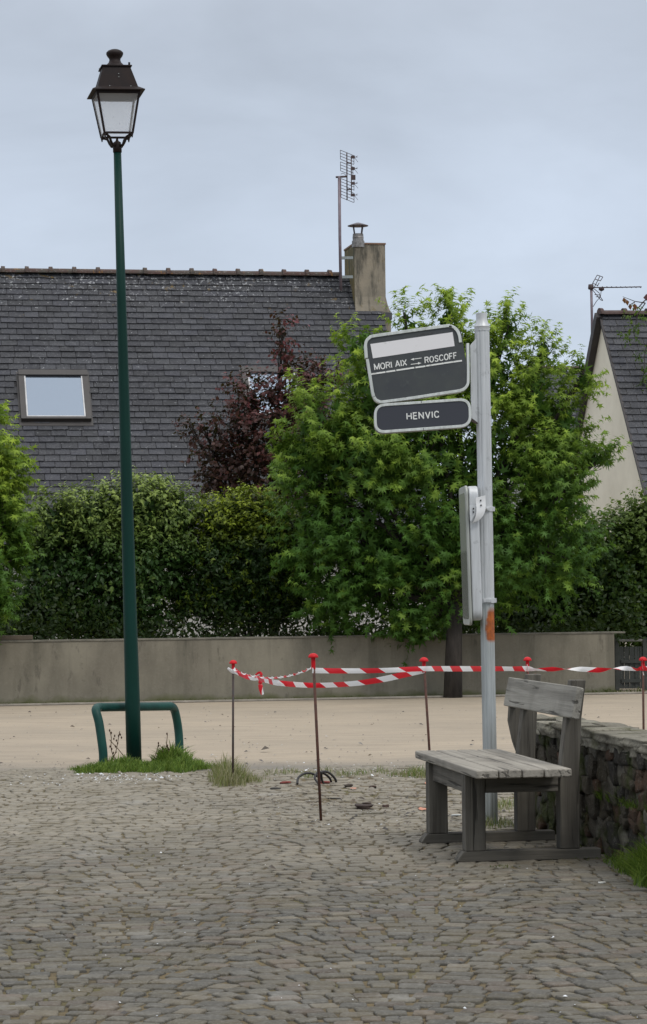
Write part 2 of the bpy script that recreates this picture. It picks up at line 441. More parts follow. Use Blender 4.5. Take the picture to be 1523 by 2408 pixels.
def cobbles():
    r = random.Random(3); b = MB(); p = 0.097; Wc = 1.15
    def arc(x):
        u = ((x + 0.30) / Wc) % 1.0 - 0.5
        return 0.17 * (1 - (2 * u) ** 2), -0.17 * 8 * u / Wc
    y0 = 5.2; row = 0
    while y0 < 21.6:
        x = -6.2 + r.uniform(0, .16); pr = p * r.uniform(0.93, 1.05)
        while x < 5.6:
            w = p * r.uniform(0.8, 1.35)
            ph = 0.10 * math.sin(y0 * .9)
            ay, sl = arc(x + w / 2 + ph)
            cx, cy = x + w / 2, y0 + ay + r.uniform(-.012, .012)
            x += w + r.uniform(.003, .010) + (.012 if r.random() < .12 else 0)
            if cy > 21.3 + 0.25 * math.sin(cx * 2.1) + 0.1 * math.sin(cx * 7): continue
            # stones are missing where the paving was lifted for the sign and the far stakes
            if 17.6 < cy < 20.6 and -0.3 < cx < 2.6 and r.random() < 0.30: continue
            if abs(cx) > 0.127 * cy + 1.6: continue
            hw, hd = w / 2 - r.uniform(0, .006), pr / 2 - r.uniform(.0005, .0035)
            if r.random() < .1: hd *= 0.8; hw *= .88
            an = math.atan(sl * 0.75) + r.uniform(-.05, .05); ca, sa = math.cos(an), math.sin(an)
            zt = r.gauss(0, .0022); tx, ty = r.gauss(0, .012), r.gauss(0, .016)
            g = r.uniform(.68, 1.36); h_ = r.choice([(0.100, 0.091, 0.070), (0.108, 0.096, 0.070), (0.095, 0.089, 0.074), (0.125, 0.109, 0.080), (0.078, 0.073, 0.060), (0.110, 0.088, 0.066)])
            col = (h_[0] * g, h_[1] * g, h_[2] * g, 1)
            cs = [(-hw, -hd), (hw, -hd), (hw, hd), (-hw, hd)]
            cs = [(q[0] + r.uniform(-.008, .008), q[1] + r.uniform(-.004, .004)) for q in cs]
            vs = []
            for sc, z in ((1.0, -.03), (1.0, -.005), (.965, -.0012), (.86, .0005)):
                # octagonal ring so the corners are worn
                for i in range(4):
                    q0, q1 = cs[i], cs[(i + 1) % 4]
                    for tt in (.07, .93):
                        u = (q0[0] * (1 - tt) + q1[0] * tt) * sc; v = (q0[1] * (1 - tt) + q1[1] * tt) * sc
                        vs.append((cx + u * ca - v * sa, cy + u * sa + v * ca, z + zt + (tx * u + ty * v if z > -.02 else 0)))
            fs = []
            for k in range(3):
                for i in range(8):
                    j = (i + 1) % 8; fs.append((k * 8 + i, k * 8 + j, k * 8 + 8 + j, k * 8 + 8 + i))
            fs.append(tuple(range(24, 32)))
            b.add(vs, fs, col)
        y0 += pr + 0.006; row += 1
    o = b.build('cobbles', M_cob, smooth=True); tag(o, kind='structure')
cobbles()

# ================================================================== BOUNDARY WALL
RA = math.radians(10.5)
rdir = Vector((math.cos(RA), math.sin(RA), 0)); ndir = Vector((math.sin(RA), -math.cos(RA), 0))
WB = gnd(0, 1657)
def wallp(u, z=0, off=0): return WB + rdir * u - ndir * off + Vector((0, 0, z))
t = NT('wall_render')
n1 = t.noise(1.3, 6, .6); n2 = t.noise(30, 4); st = t.noise(2.0, 5, .6, stretch=(2.2, 2.2, .5))
c = t.mix(t.rng(n1, .35, .68), (0.235, 0.215, 0.165), (0.175, 0.158, 0.122))
c = t.mix(t.rng(st, .45, .7, 0, .55), c, (0.115, 0.105, 0.08))
c = t.mix(t.rng(n2, .5, .8, 0, .25), c, (0.3, 0.27, 0.22))
zc = t.math('ADD', t.xyz()[2], t.math('MULTIPLY', t.noise(4, 5), -.22))
c = t.mix(t.rng(zc, -.02, -.10, 0, .9), c, (0.10, 0.105, 0.045))
c = t.mix(t.rng(t.noise(2.2, 6, .7, stretch=(3, 3, 1)), .60, .68, 0, .5), c, (0.07, 0.062, 0.05))
v_ = t.noise(1.0, 6, .65, stretch=(3.5, 3.5, .22), dist=.3); c = t.mix(t.math('MULTIPLY', t.rng(v_, .54, .66), t.rng(t.xyz()[2], .1, .8, .25, .6)), c, (0.085, 0.08, 0.06))
c = t.mix(t.rng(t.noise(18, 4, .7), .62, .70, 0, .4), c, (0.09, 0.085, 0.065))
t.bump(t.math('ADD', n1, t.math('MULTIPLY', n2, .3)), .35, .01); M_wall = t.done(c, 0.92)
wallthing = empty('boundary_wall', wallp(0)); tag(wallthing, 'low rendered wall, stained grey brown, running below the hedge along the sand lot', 'wall')
L0, L1 = -6.0, (at(1446, 1500, 36).x - WB.x) / rdir.x
HW = 0.835
b = MB(); b.prism([wallp(L0, -.1), wallp(L1, -.1), wallp(L1, HW), wallp(L0, HW)], -ndir * 0.22)
b.build('wall_face', M_wall, wallthing)
b = MB(); b.prism([wallp(L0, HW + .002, -.012), wallp(L1 + .16, HW + .002, -.012), wallp(L1 + .16, HW + .024, -.012), wallp(L0, HW + .024, -.012)], -ndir * 0.25)
b.build('coping', simple('coping', (0.20, 0.185, 0.15), (0.11, 0.105, 0.085), 7, .9, bump=.4), wallthing)
b = MB(); b.prism([wallp(L0, .0, -.42), wallp(L1 + 4, .0, -.42), wallp(L1 + 4, .022, -.42), wallp(L0, .022, -.42)], -ndir * 0.07)
k = b.build('kerb_edging', simple('kerb', (0.36, 0.33, 0.28), (0.22, 0.2, 0.17), 6, .9)); tag(k, kind='structure')
b = MB(); b.add([wallp(L0, .010, -.35), wallp(L1 + 4, .010, -.35), wallp(L1 + 4, .010, 0), wallp(L0, .010, 0)], [(0, 1, 2, 3)])
k = b.build('verge', M_moss); tag(k, kind='structure')

# ================================================================== SLATE ROOFS
def slate_mat(name, lichen=1.0, base=0.05):
    t = NT(name)
    a = t.attr()
    n = t.noise(2.2, 6, .6); fine = t.noise(26, 5, .7); med = t.noise(11, 5, .7)
    c = t.mix(t.rng(n, .35, .7, 0, .6), a, (base * 1.5, base * 1.55, base * 1.75))
    c = t.mix(t.rng(med, .52, .7, 0, .75), c, (base * 2.5, base * 2.55, base * 2.75))
    c = t.mix(t.rng(fine, .56, .68, 0, .7), c, (base * 3.6, base * 3.6, base * 3.8)); c = t.mix(t.rng(t.noise(34, 4, .75), .46, .36, 0, .7), c, (base * .35, base * .35, base * .4))
    if lichen:
        z = t.xyz()[2]
        hi = t.rng(z, 6.4, 7.8)     # pale lichen grows towards the ridge
        sp1 = t.noise(17, 3, .75); thr = t.math('ADD', sp1, t.math('MULTIPLY', hi, 0.17))
        thr = t.math('ADD', thr, t.math('MULTIPLY', t.noise(1.0, 4), 0.16))
        c = t.mix(t.rng(thr, .75, .80, 0, .8), c, (0.36, 0.37, 0.38))
        orr = t.math('ADD', t.noise(5, 5, .7), t.math('MULTIPLY', t.math('MULTIPLY', t.rng(z, 6.2, 7.7), t.rng(t.xyz()[0], -1.4, 0.2)), 0.15))
        c = t.mix(t.rng(orr, .70, .76, 0, .7), c, (0.16, 0.105, 0.025))
    t.bump(t.math('ADD', fine, med), .6, .008)
    return t.done(c, 0.6, 0, 0.25)
M_slate = slate_mat('slate_lichen', 1.0, 0.034)
M_slate2 = slate_mat('slate_clean', 0, 0.040)
def slates(b, o, r, s, N, length, depth, course, wd, rs, thick=.012, skip=None, base=.06):
    rr = random.Random(rs); nrow = int(depth / course)
    for j in range(nrow):
        sy = j * course; x = (0 if j % 2 else -wd / 2)
        wob = rr.uniform(-.006, .006)
        while x < length:
            w = wd * rr.uniform(.94, 1.06); x0 = max(x, 0); x1 = min(x + w - .011, length)
            x += w
            if x1 - x0 < .02: continue
            if skip and skip((x0 + x1) / 2, sy + course / 2): continue
            g = base * rr.uniform(.62, 1.4); col = (g * .9, g * .94, g * rr.uniform(1.02, 1.14), 1)
            e0, e1 = rr.uniform(-.006, .006) + wob, rr.uniform(-.006, .006) + wob
            th = thick * rr.uniform(.7, 1.3)
            P = lambda u, v, n: o + r * u + s * v + N * n
            vs = [P(x0, sy - .02, .002), P(x1, sy - .02, .002), P(x1, sy + course + e1, th + .008), P(x0, sy + course + e0, th + .008),
                  P(x0, sy + course + e0, .001), P(x1, sy + course + e1, .001)]
            b.add(vs, [(0, 1, 2, 3), (3, 2, 5, 4)], col)

def roof_frame(o, pitch, r=rdir, n=ndir):
    p = math.radians(pitch); s = n * math.cos(p) - Vector((0, 0, math.sin(p))); N = n * math.sin(p) + Vector((0, 0, math.cos(p)))
    return s, N

def solid_house(b, o, r, n, length, pitch, drop, wall_z0, over=.0):
    """gabled block below a ridge that starts at o: walls only (inset below the slates)"""
    p = math.radians(pitch); hd = drop / math.tan(p)
    z = Vector((0, 0, 1)); i = 0.04
    def sec(u): 
        q = o + r * u - z * i * 1.5
        return [q, q + n * hd - z * drop, q + n * hd - z * (o.z - wall_z0), q - n * hd - z * (o.z - wall_z0), q - n * hd - z * drop]
    a = sec(over); e = sec(length - over)
    b.add(a + e, [(0, 1, 2, 3, 4), (9, 8, 7, 6, 5), (0, 5, 6, 1), (1, 6, 7, 2), (3, 8, 9, 4), (4, 9, 5, 0), (2, 7, 8, 3)])

M_cream = simple('cream_render', (0.76, 0.72, 0.60), (0.66, 0.62, 0.51), 1.5, .9, bump=.15)
M_offwhite = simple('offwhite_render', (0.50, 0.50, 0.48), (0.40, 0.40, 0.38), 2, .9)
M_ridge = simple('ridge_tile', (0.06, 0.03, 0.028), (0.09, 0.07, 0.06), 7, .85, bump=.4, bdist=.01)

t = NT('ridge_tile_lichen')
c = t.mix(t.rng(t.noise(5, 6), .35, .65), (0.075, 0.040, 0.034), (0.060, 0.055, 0.046))
c = t.mix(t.rng(t.noise(9, 5, .7), .60, .66, 0, .85), c, (0.27, 0.135, 0.025)); c = t.mix(t.rng(t.noise(30, 4, .7), .58, .66, 0, .6), c, (0.34, 0.34, 0.31))
M_ridgeL = t.done(c, .9)

def ridge_tiles(b, o, r, length, step, w=.11, hgt=.085, knob=.035, rs=1):
    rr = random.Random(rs); z = Vector((0, 0, 1)); nn = z.cross(r)
    k = int(length / step)
    for i in range(k + 1):
        u0 = i * step; u1 = min(u0 + step, length)
        if u1 - u0 < .05: break
        for (a0, a1, sc) in ((u0 + .035, u1 + .01, 1.0), (u0 - .02, u0 + .045, 1.30)):
            vs = []
            for u in (a0, a1):
                c = o + r * u + z * rr.uniform(-.004, .004)
                for k2 in range(9):
                    an = math.pi * (k2 / 8.0)
                    vs.append(c + nn * math.cos(an) * w * sc + z * (math.sin(an) * hgt * sc * (1.0 if sc == 1 else 1.12) - .05))
            fs = [(q, q + 1, q + 10, q + 9) for q in range(8)] + [tuple(range(9)), tuple(range(17, 8, -1))]
            b.add(vs, fs)

# ---- big slate-roofed house
RO = at(-420, 631, 45.2)
p_main = 50
rr_len = (at(930, 640, 47.1).x - RO.x) / rdir.x
O1 = at(0, 640, 46) - rdir * 3.4
LEN1 = (at(917, 745, 46.7).x - O1.x) / rdir.x + .06
RIDGE_END = (at(797, 645, 47.1).x - O1.x) / rdir.x
s1, N1 = roof_frame(O1, p_main)
house = empty('slate_roofed_house', Vector((O1.x, O1.y, 0)))
tag(house, 'long house with a steep dark slate roof, skylights and a tall rendered chimney', 'house')
drop1 = 4.9
cw = .58
LEN1 -= .10

CH0 = O1 + rdir * (LEN1 - cw - .13); LEN1 -= .2
b = MB(); solid_house(b, O1, rdir, ndir, LEN1, p_main, drop1, -.1, over=.05)
b.build('house_walls', M_offwhite, house)
# skylight positions in roof coordinates
def roofuv(x, y, o, s, N):
    d = ray(x, y); c0 = Vector((0, 0, EYE)); tt = N.dot(o - c0) / N.dot(d); P = c0 + d * tt - o
    return P.dot(rdir), P.dot(s)
sk = []
for q in (((42, 879), (215, 993)), ((566, 872), (722, 985))):
    u0, v0 = roofuv(*q[0], O1, s1, N1); u1, v1 = roofuv(*q[1], O1, s1, N1)
    sk.append((u0, v0, u1, v1))
def skipf(u, v):
    return any(u0 + .05 < u < u1 - .05 and v0 + .05 < v < v1 - .05 for u0, v0, u1, v1 in sk)
b = MB()
depth1 = drop1 / math.sin(math.radians(p_main)) + .35
slates(b, O1 + N1 * .0, rdir, s1, N1, LEN1, depth1, .1465, .27, 5, thick=.015, skip=skipf, base=.047)
b.add([O1 - N1 * .004, O1 + rdir * LEN1 - N1 * .004, O1 + rdir * LEN1 + s1 * depth1 - N1 * .004, O1 + s1 * depth1 - N1 * .004], [(0, 1, 2, 3)], (.006, .006, .007, 1))
sB = -ndir * math.cos(math.radians(p_main)) - Vector((0, 0, math.sin(math.radians(p_main)))); NB = -ndir * math.sin(math.radians(p_main)) + Vector((0, 0, math.cos(math.radians(p_main))))
b.add([O1, O1 + rdir * LEN1, O1 + rdir * LEN1 + sB * depth1, O1 + sB * depth1], [(0, 1, 2, 3)], (.05, .05, .052, 1))
roof = b.build('roof', M_slate, house)
# chimney
chd = (0.56, -0.38)   # in front of / behind the ridge
t = NT('chimney_render')
n1 = t.noise(2.5, 6, .65); st = t.noise(3, 6, .65, stretch=(3, 3, .6))
c = t.mix(t.rng(n1, .35, .65), (0.31, 0.27, 0.205), (0.21, 0.19, 0.15))
zz = t.xyz()[2]
c = t.mix(t.math('MULTIPLY', t.rng(t.math('ADD', st, t.math('MULTIPLY', t.rng(zz, 7.2, 8.3), .16)), .50, .68), .85), c, (0.06, 0.058, 0.048))
c = t.mix(t.rng(t.noise(7, 5), .62, .72, 0, .6), c, (0.13, 0.10, 0.03)); t.bump(t.noise(30, 5), .4, .01)
M_chim = t.done(c, .95)
zt = at(868, 566, 46.2).z; zm = at(868, 690, 46.2).z; zb = at(868, 728, 46.2).z
b = MB(); Z = Vector((0, 0, 1))
def ring(x0, x1, f, bk, z):
    q = Vector((0, 0, z))
    base = Vector((CH0.x, CH0.y, 0))
    return [base + rdir * x0 + ndir * f + q, base + rdir * x1 + ndir * f + q, base + rdir * x1 + ndir * bk + q, base + rdir * x0 + ndir * bk + q]
rings = [ring(0, cw, chd[0], chd[1], zt), ring(0, cw, chd[0], chd[1], zm), ring(-.0, cw + .03, chd[0] + .02, chd[1] - .02, (zm + zb) / 2), ring(0, cw + .08, chd[0] + .06, chd[1] - .05, zb), ring(0, cw + .08, chd[0] + .06, chd[1] - .05, zb - 1.2)]
vs = [p for r_ in rings for p in r_]; fs = [(0, 1, 2, 3)]
for k in range(4):
    for i in range(4): fs.append((k * 4 + i, k * 4 + (i + 1) % 4, k * 4 + 4 + (i + 1) % 4, k * 4 + 4 + i))
b.add(vs, fs)
chim = b.build('chimney', M_chim, roof)
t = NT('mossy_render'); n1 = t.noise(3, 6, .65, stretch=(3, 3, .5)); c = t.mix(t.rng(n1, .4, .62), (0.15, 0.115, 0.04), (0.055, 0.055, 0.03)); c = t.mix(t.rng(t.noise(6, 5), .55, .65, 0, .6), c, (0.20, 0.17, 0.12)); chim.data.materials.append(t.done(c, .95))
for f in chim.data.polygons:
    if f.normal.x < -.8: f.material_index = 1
b = MB(); q = ring(-.012, cw + .012, chd[0] + .012, chd[1] - .012, zt + .002); b.prism(q, (0, 0, .03)); 
b.build('chimney_crown', simple('crown', (0.22, 0.13, 0.09), (0.16, 0.13, 0.1), 8, .9), chim)
b = MB(); q = ring(-.01, cw + .10, chd[0] + .075, chd[0] - .2, zb - .13); b.prism(q, (0, 0, .13))
b.build('flashing', simple('lead', (0.06, 0.06, 0.068), (0.04, 0.04, 0.045), 6, .5), chim)
# cowl: flue, struts and conical cap
cc = at(843, 566, 46.3)
b = MB(); b.lathe([(.115, -.12), (.115, .0), (.10, .005), (.10, .05), (.105, .055), (.10, .07), (.095, .13)], cc + Vector((0, 0, .0)), 16)
fl = b.build('flue', simple('steel_flue', (0.32, 0.31, 0.30), (0.12, 0.11, 0.1), 14, .45, metal=.5), chim)
b = MB()
for k in range(4):
    a = math.radians(40 + 90 * k); d = Vector((math.cos(a), math.sin(a), 0)); b.tube([cc + d * .085 + Z * .10, cc + d * .12 + Z * .285], .011, 6)
b.lathe([(.19, .272), (.19, .280), (.10, .312), (.03, .333), (.003, .338)], cc, 20)
b.build('cowl', simple('cowl_metal', (0.045, 0.03, 0.032), (0.09, 0.08, 0.085), 8, .45), chim)
b = MB(); ridge_tiles(b, O1 + Z * .045, rdir, RIDGE_END, .43)
b.build('ridge_tiles', M_ridgeL, roof, smooth=False)
# skylights
M_glass = NT('skylight_glass').done((0.45, 0.50, 0.56), 0.06, 0.0, 1.0)
M_glass.node_tree.nodes['Principled BSDF'].inputs['Metallic'].default_value = 0.85
M_glass.node_tree.nodes['Principled BSDF'].inputs['Base Color'].default_value = (0.25, 0.30, 0.37, 1)
M_frame = simple('skylight_frame', (0.045, 0.040, 0.038), (0.032, 0.029, 0.028), 5, .5)
M_wframe = simple('skylight_inner', (0.62, 0.62, 0.62), None, 5, .5)
def skylight(u0, v0, u1, v1):
    P = lambda u, v, n: O1 + rdir * u + s1 * v + N1 * n
    b = MB(); w = .095
    def bar(a0, b0, a1, b1, h0, h1): b.prism([P(a0, b0, h0), P(a1, b0, h0), P(a1, b1, h0), P(a0, b1, h0)], N1 * (h1 - h0))
    bar(u0, v0, u1, v0 + .125, .0, .115)
    bar(u0, v0 + .128, u0 + w, v1, .0, .10); bar(u1 - w, v0 + .128, u1, v1, .0, .10)
    bar(u0 + w + .003, v1 - .05, u1 - w - .003, v1, .0, .10)
    bar(u0 - .03, v0 - .03, u1 + .03, v1 + .10, .014, .022)
    o = b.build('skylight', M_frame, roof)
    b = MB()
    for (a0, b0, a1, b1) in ((u0 + w + .002, v0 + .13, u0 + w + .025, v1 - .052), (u1 - w - .025, v0 + .13, u1 - w - .002, v1 - .052), (u0 + w + .026, v1 - .075, u1 - w - .026, v1 - .052)):
        b.prism([P(a0, b0, .03), P(a1, b0, .03), P(a1, b1, .03), P(a0, b1, .03)], N1 * .06)
    o2 = b.build('inner_frame', M_wframe, roof); o2.name = 'skylight_inner_frame'
    b = MB(); bar(u0 + w + .027, v0 + .13, u1 - w - .027, v1 - .078, .03, .075)
    g = b.build('pane', M_glass, roof); g.name = 'skylight_pane'
for q in sk: skylight(*q)

# ---- wall aerial on mast by the chimney
ae = empty('roof_aerial', at(802, 684, 45.9)); tag(ae, 'tall television aerial with grid reflector on a mast bracketed to the rendered chimney', 'aerial')
M_mast = simple('mast', (0.20, 0.16, 0.185), (0.14, 0.11, 0.125), 10, .5, metal=.2)
M_rod = simple('aerial_rod', (0.06, 0.035, 0.035), (0.04, 0.025, 0.025), 10, .6)
yA = 46.05
b = MB(); b.tube([at(802.5, 683, yA), at(800, 560, yA), at(798.5, 414, yA)], .027, 10); b.build('mast', M_mast, ae, smooth=True)
for yy in (605, 650):
    b = MB(); p0 = at(800, yy, yA); p1 = at(831, yy + 1, yA); b.box((p0 + p1) / 2 + Vector((0, .02, 0)), ((p1 - p0).length, .05, .05)); b.build('bracket', M_galv, ae)
g = lambda zx, zy, Y=yA: at(762.2 + .1869 * zx, 333.9 + .1869 * zy, Y)
def wires(name, segs, rad, mtl, par):
    b = MB()
    for s_ in segs: b.tube(s_, rad, 5)
    return b.build(name, mtl, par, smooth=True)
segs = []
for (ya, yb, x0) in ((97, 210, 207), (245, 357, 209), (455, 692, 215)):
    n = 4 if x0 < 212 else 7
    for i in range(n):
        y = ya + (yb - ya) * i / (n - 1)
        segs.append([g(x0, y), g(290, y + 32 * (290 - x0) / 80), g(375, y + 65 * (375 - x0) / 160, yA + .15)])
segs += [[g(207, 97), g(209, 210)], [g(209, 245), g(211, 357)], [g(215, 455), g(216, 692)], [g(379, 165, yA + .15), g(379, 275, yA + .15)], [g(380, 480, yA + .15), g(380, 608, yA + .15)], [g(380, 680, yA + .15), g(381, 757, yA + .15)]]
wires('reflector', segs, .0055, M_rod, ae)
b = MB(); b.tube([g(290, 128), g(293, 728)], .011, 6); b.tube([g(150, 438), g(285, 430)], .018, 8); b.tube([g(346, 175), g(348, 668)], .009, 6)
b.tube([g(290, 258), g(345, 262)], .014, 6); b.tube([g(293, 590), g(348, 592)], .014, 6)
b.tube([g(215, 400), g(240, 388), g(268, 402), g(280, 425)], .005, 5)
b.build('boom', M_rod, ae, smooth=True)
b = MB()
for yy in (185, 330, 516, 663):
    b.box((g(346, yy) + g(385, yy)) / 2, (.075, .03, .05)); b.tube([g(385, yy), g(425, yy)], .006, 5); b.tube([g(385, yy + 5), g(430, yy + 62, yA - .12)], .004, 5); b.tube([g(400, yy), g(424, yy - 15, yA + .1)], .004, 5)
b.box(g(373, 442), (.075, .06, .085)); b.tube([g(365, 345), g(365, 418)], .006, 5)
b.build('dipoles', M_rod, ae)

# ---- cream gabled house on the right
AP = at(1412, 737, 50.0); p2 = 53
h2 = empty('cream_gabled_house', Vector((AP.x, AP.y, 0))); tag(h2, 'cream rendered gable house with steep slate roof at the right edge', 'house')
s2, N2 = roof_frame(AP, p2)
b = MB(); solid_house(b, AP, rdir, ndir, 9.0, p2, 4.7, -.1, over=.04); b.build('house_walls', M_cream, h2)
b = MB(); slates(b, AP, rdir, s2, N2, 9.0, 5.8, .165, .30, 9, thick=.018, base=.05)
sb2 = -ndir * math.cos(math.radians(p2)) - Z * math.sin(math.radians(p2)); NB2 = -ndir * math.sin(math.radians(p2)) + Z * math.cos(math.radians(p2))
b.add([AP, AP + rdir * 9, AP + rdir * 9 + sb2 * 5.9, AP + sb2 * 5.9], [(0, 1, 2, 3)], (.05, .05, .052, 1))
r2 = b.build('roof', M_slate2, h2)
b = MB(); ridge_tiles(b, AP + Z * .03, rdir, 9.0, .48, w=.13, hgt=.09); b.build('ridge_tiles', M_ridge, r2)
M_barge = simple('barge_board', (0.022, 0.018, 0.02), (0.035, 0.03, 0.03), 5, .6)
b = MB()
b.prism([AP - rdir * .10 + NB2 * .03, AP - rdir * .10 + sb2 * 5.8 + NB2 * .03, AP - rdir * .10 + sb2 * 5.8 - NB2 * .14, AP - rdir * .10 - NB2 * .14], rdir * .13)
b.prism([AP - rdir * .03 + N2 * .012, AP - rdir * .03 + s2 * 5.8 + N2 * .012, AP - rdir * .03 + s2 * 5.8 - N2 * .035, AP - rdir * .03 - N2 * .035], rdir * .05)
b.build('barge_board', M_barge, h2)
# ---- slate roof between the two
A3 = at(1225, 866, 56.0); h3 = empty('rear_slate_house', Vector((A3.x, A3.y, 0))); tag(h3, 'slate roofed house far behind, seen between the green tree and the cream gable', 'house')
s3, N3 = roof_frame(A3, 50)
b = MB(); solid_house(b, A3, rdir, ndir, 9.0, 50, 3.9, -.1, over=.05); b.build('house_walls', M_offwhite, h3)
b = MB(); slates(b, A3, rdir, s3, N3, 9.0, 5.3, .16, .30, 12, thick=.016, base=.075); r3 = b.build('roof', M_slate2, h3)
b = MB(); ridge_tiles(b, A3 + Z * .03, rdir, 9.0, .48, w=.11, hgt=.08); b.build('ridge_tiles', M_ridge, r3)

# ---- second aerial (yagi) beside cream gable
ya_ = empty('yagi_aerial', at(1394, 830, 52)); tag(ya_, 'slim mast with horizontal comb aerial beside the peak of the cream gable', 'aerial')
YY = 50.9
g2 = lambda zx, zy, Y=YY: at(1270.2 + .2864 * zx, 617 + .2864 * zy, Y)
b = MB(); b.tube([g2(432, 730), g2(430, 450), g2(424, 190)], .026, 8); b.build('mast', M_mast, ya_, smooth=True)
b = MB(); b.tube([g2(415, 205), g2(640, 203), g2(838, 199)], .012, 6)
b.lathe([(.05, -.02), (.06, 0), (.05, .08)], g2(422, 212), 8); b.lathe([(.02, -.07), (.055, -.05), (.055, 0)], g2(508, 205), 8)
b.tube([g2(508, 215), g2(500, 280), g2(465, 320), g2(440, 362)], .007, 5)
b.build('boom', M_rod, ya_, smooth=True)
segs = []
for i, zx in enumerate(range(520, 830, 38)): segs.append([g2(zx - 6, 197, YY - .1), g2(zx + 8, 206, YY + .1)])
wires('directors', segs, .008, M_rod, ya_)
wires('reflector', [[g2(424, 190), g2(473, 102)], [g2(450, 200), g2(498, 107)], [g2(473, 102), g2(520, 118)], [g2(455, 135), g2(500, 150)], [g2(520, 118), g2(498, 152)], [g2(437, 168), g2(480, 190)], [g2(490, 165), g2(474, 195)],
    [g2(432, 220), g2(500, 305)], [g2(448, 215), g2(490, 250), g2(498, 280), g2(520, 312)], [g2(500, 305), g2(520, 312)], [g2(452, 262), g2(492, 266)], [g2(462, 280), g2(500, 282)]], .008, M_rod, ya_)
# small tilted arm with plate at the frame's right edge
pa = empty('ridge_arm', g2(800, 385, 50)); tag(pa, 'thin tilted arm with a dark red plate above the right ridge tiles', 'aerial')
b = MB(); b.tube([g2(800, 385, 50), g2(850, 325, 50), g2(895, 285, 50)], .012, 6); b.build('arm', M_rod, pa)
b = MB(); b.box(g2(884, 288, 50), (.12, .03, .10), Matrix.Rotation(math.radians(40), 3, 'Y')); b.build('plate', simple('oxide', (.09, .03, .03), None, 8, .6), pa, bevel=.008)

# ================================================================== GATE, BEAM
t_ = 36.75
gt = empty('garden_gate', at(1484, 1622, t_)); gt.location.z = 0; INV[gt.name] = Matrix.Translation(gt.location).inverted(); tag(gt, 'grey slatted gate with pale top rail at the end of the low wall', 'gate')
M_gate = simple('gate_metal', (0.05, 0.055, 0.05), (0.03, 0.035, 0.03), 8, .7)
gx0, gx1 = at(1457, 1560, t_).x, at(1513, 1560, t_).x; gz = at(1484, 1506, t_).z
b = MB(); b.box(((gx0 + gx1) / 2, t_, gz), (gx1 - gx0, .05, .035)); b.build('top_rail', simple('rail', (0.20, 0.20, 0.18), None, 5, .6), gt, bevel=.006)
b = MB(); n = 9
for i in range(n): b.box((gx0 + .02 + (gx1 - gx0 - .04) * i / (n - 1), t_ + .004 + .01 * (i % 2), gz / 2 - .03), (.034, .02, gz - .12))
b.box(((gx0 + gx1) / 2, t_ - .018, .42), (gx1 - gx0 - .06, .014, .05)); b.box(((gx0 + gx1) / 2, t_ - .018, .14), (gx1 - gx0 - .06, .014, .05))
b.build('slats', M_gate, gt)
for gx in (gx0 - .03, gx1 + .03):
    b = MB(); b.box((gx, t_, gz / 2 + .02), (.06, .06, gz + .04)); b.build('gate_post', M_gate, gt, bevel=.006)
bm_ = empty('timber_beam', at(38, 1504, 34.75)); tag(bm_, 'weathered brown timber beam lying on the low wall beneath the left tree', 'beam')
b = MB()
b.prism([wallp(-1.2, .862, .03), wallp(.45, .862, .03), wallp(.45, .925, .03), wallp(-1.2, .925, .03)], -ndir * .14)
b.build('beam_timber', simple('brown_wood', (0.13, 0.10, 0.07), (0.08, 0.065, 0.05), 9, .85, stretch=(.5, 6, 8)), bm_, bevel=.008)

# ================================================================== TREES AND HEDGES
SL = star_leaf(); LL = lance_leaf(.24); OL = lance_leaf(.34)
def plant(name, base, label, cat, group=None):
    o = empty(name, base); tag(o, label, cat, group); return o

# big liquidambar
YT = 35.1
tb = gnd(1066, 1634); tb.y = YT + .02; tb.x = at(1066, 1634, YT).x
lq = plant('sweetgum_tree', (tb.x, tb.y, 0), 'large star leaved green tree overhanging the low wall behind the bus stop sign', 'tree')
LB = [lobe(*q, YT + .25) for q in ((850, 820, 55, 70), (955, 765, 30, 52), (1062, 760, 42, 60), (1185, 770, 42, 48), (1275, 830, 34, 55), (1370, 885, 24, 55),
     (880, 930, 105, 95), (1010, 880, 110, 100), (1150, 880, 110, 110), (1255, 950, 90, 110), (1330, 1015, 48, 75), (1400, 1085, 48, 34),
     (760, 1010, 95, 110), (720, 1120, 80, 110), (850, 1100, 150, 150), (1000, 1080, 150, 160), (1150, 1080, 150, 170), (1290, 1130, 110, 130),
     (740, 1260, 85, 100), (850, 1280, 150, 140), (1000, 1290, 150, 150), (1150, 1300, 140, 150), (1290, 1290, 110, 110),
     (800, 1390, 105, 85), (930, 1400, 130, 95), (1080, 1400, 110, 85), (970, 1490, 65, 38))]
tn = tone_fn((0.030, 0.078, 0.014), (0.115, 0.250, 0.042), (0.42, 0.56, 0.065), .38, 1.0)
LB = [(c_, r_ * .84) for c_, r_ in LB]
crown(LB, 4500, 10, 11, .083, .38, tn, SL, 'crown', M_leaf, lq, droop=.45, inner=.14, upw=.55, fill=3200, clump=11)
limbs(Vector((tb.x, tb.y, -.05)), LB, .115, 4, lq, hgt=1.35, extra=4)

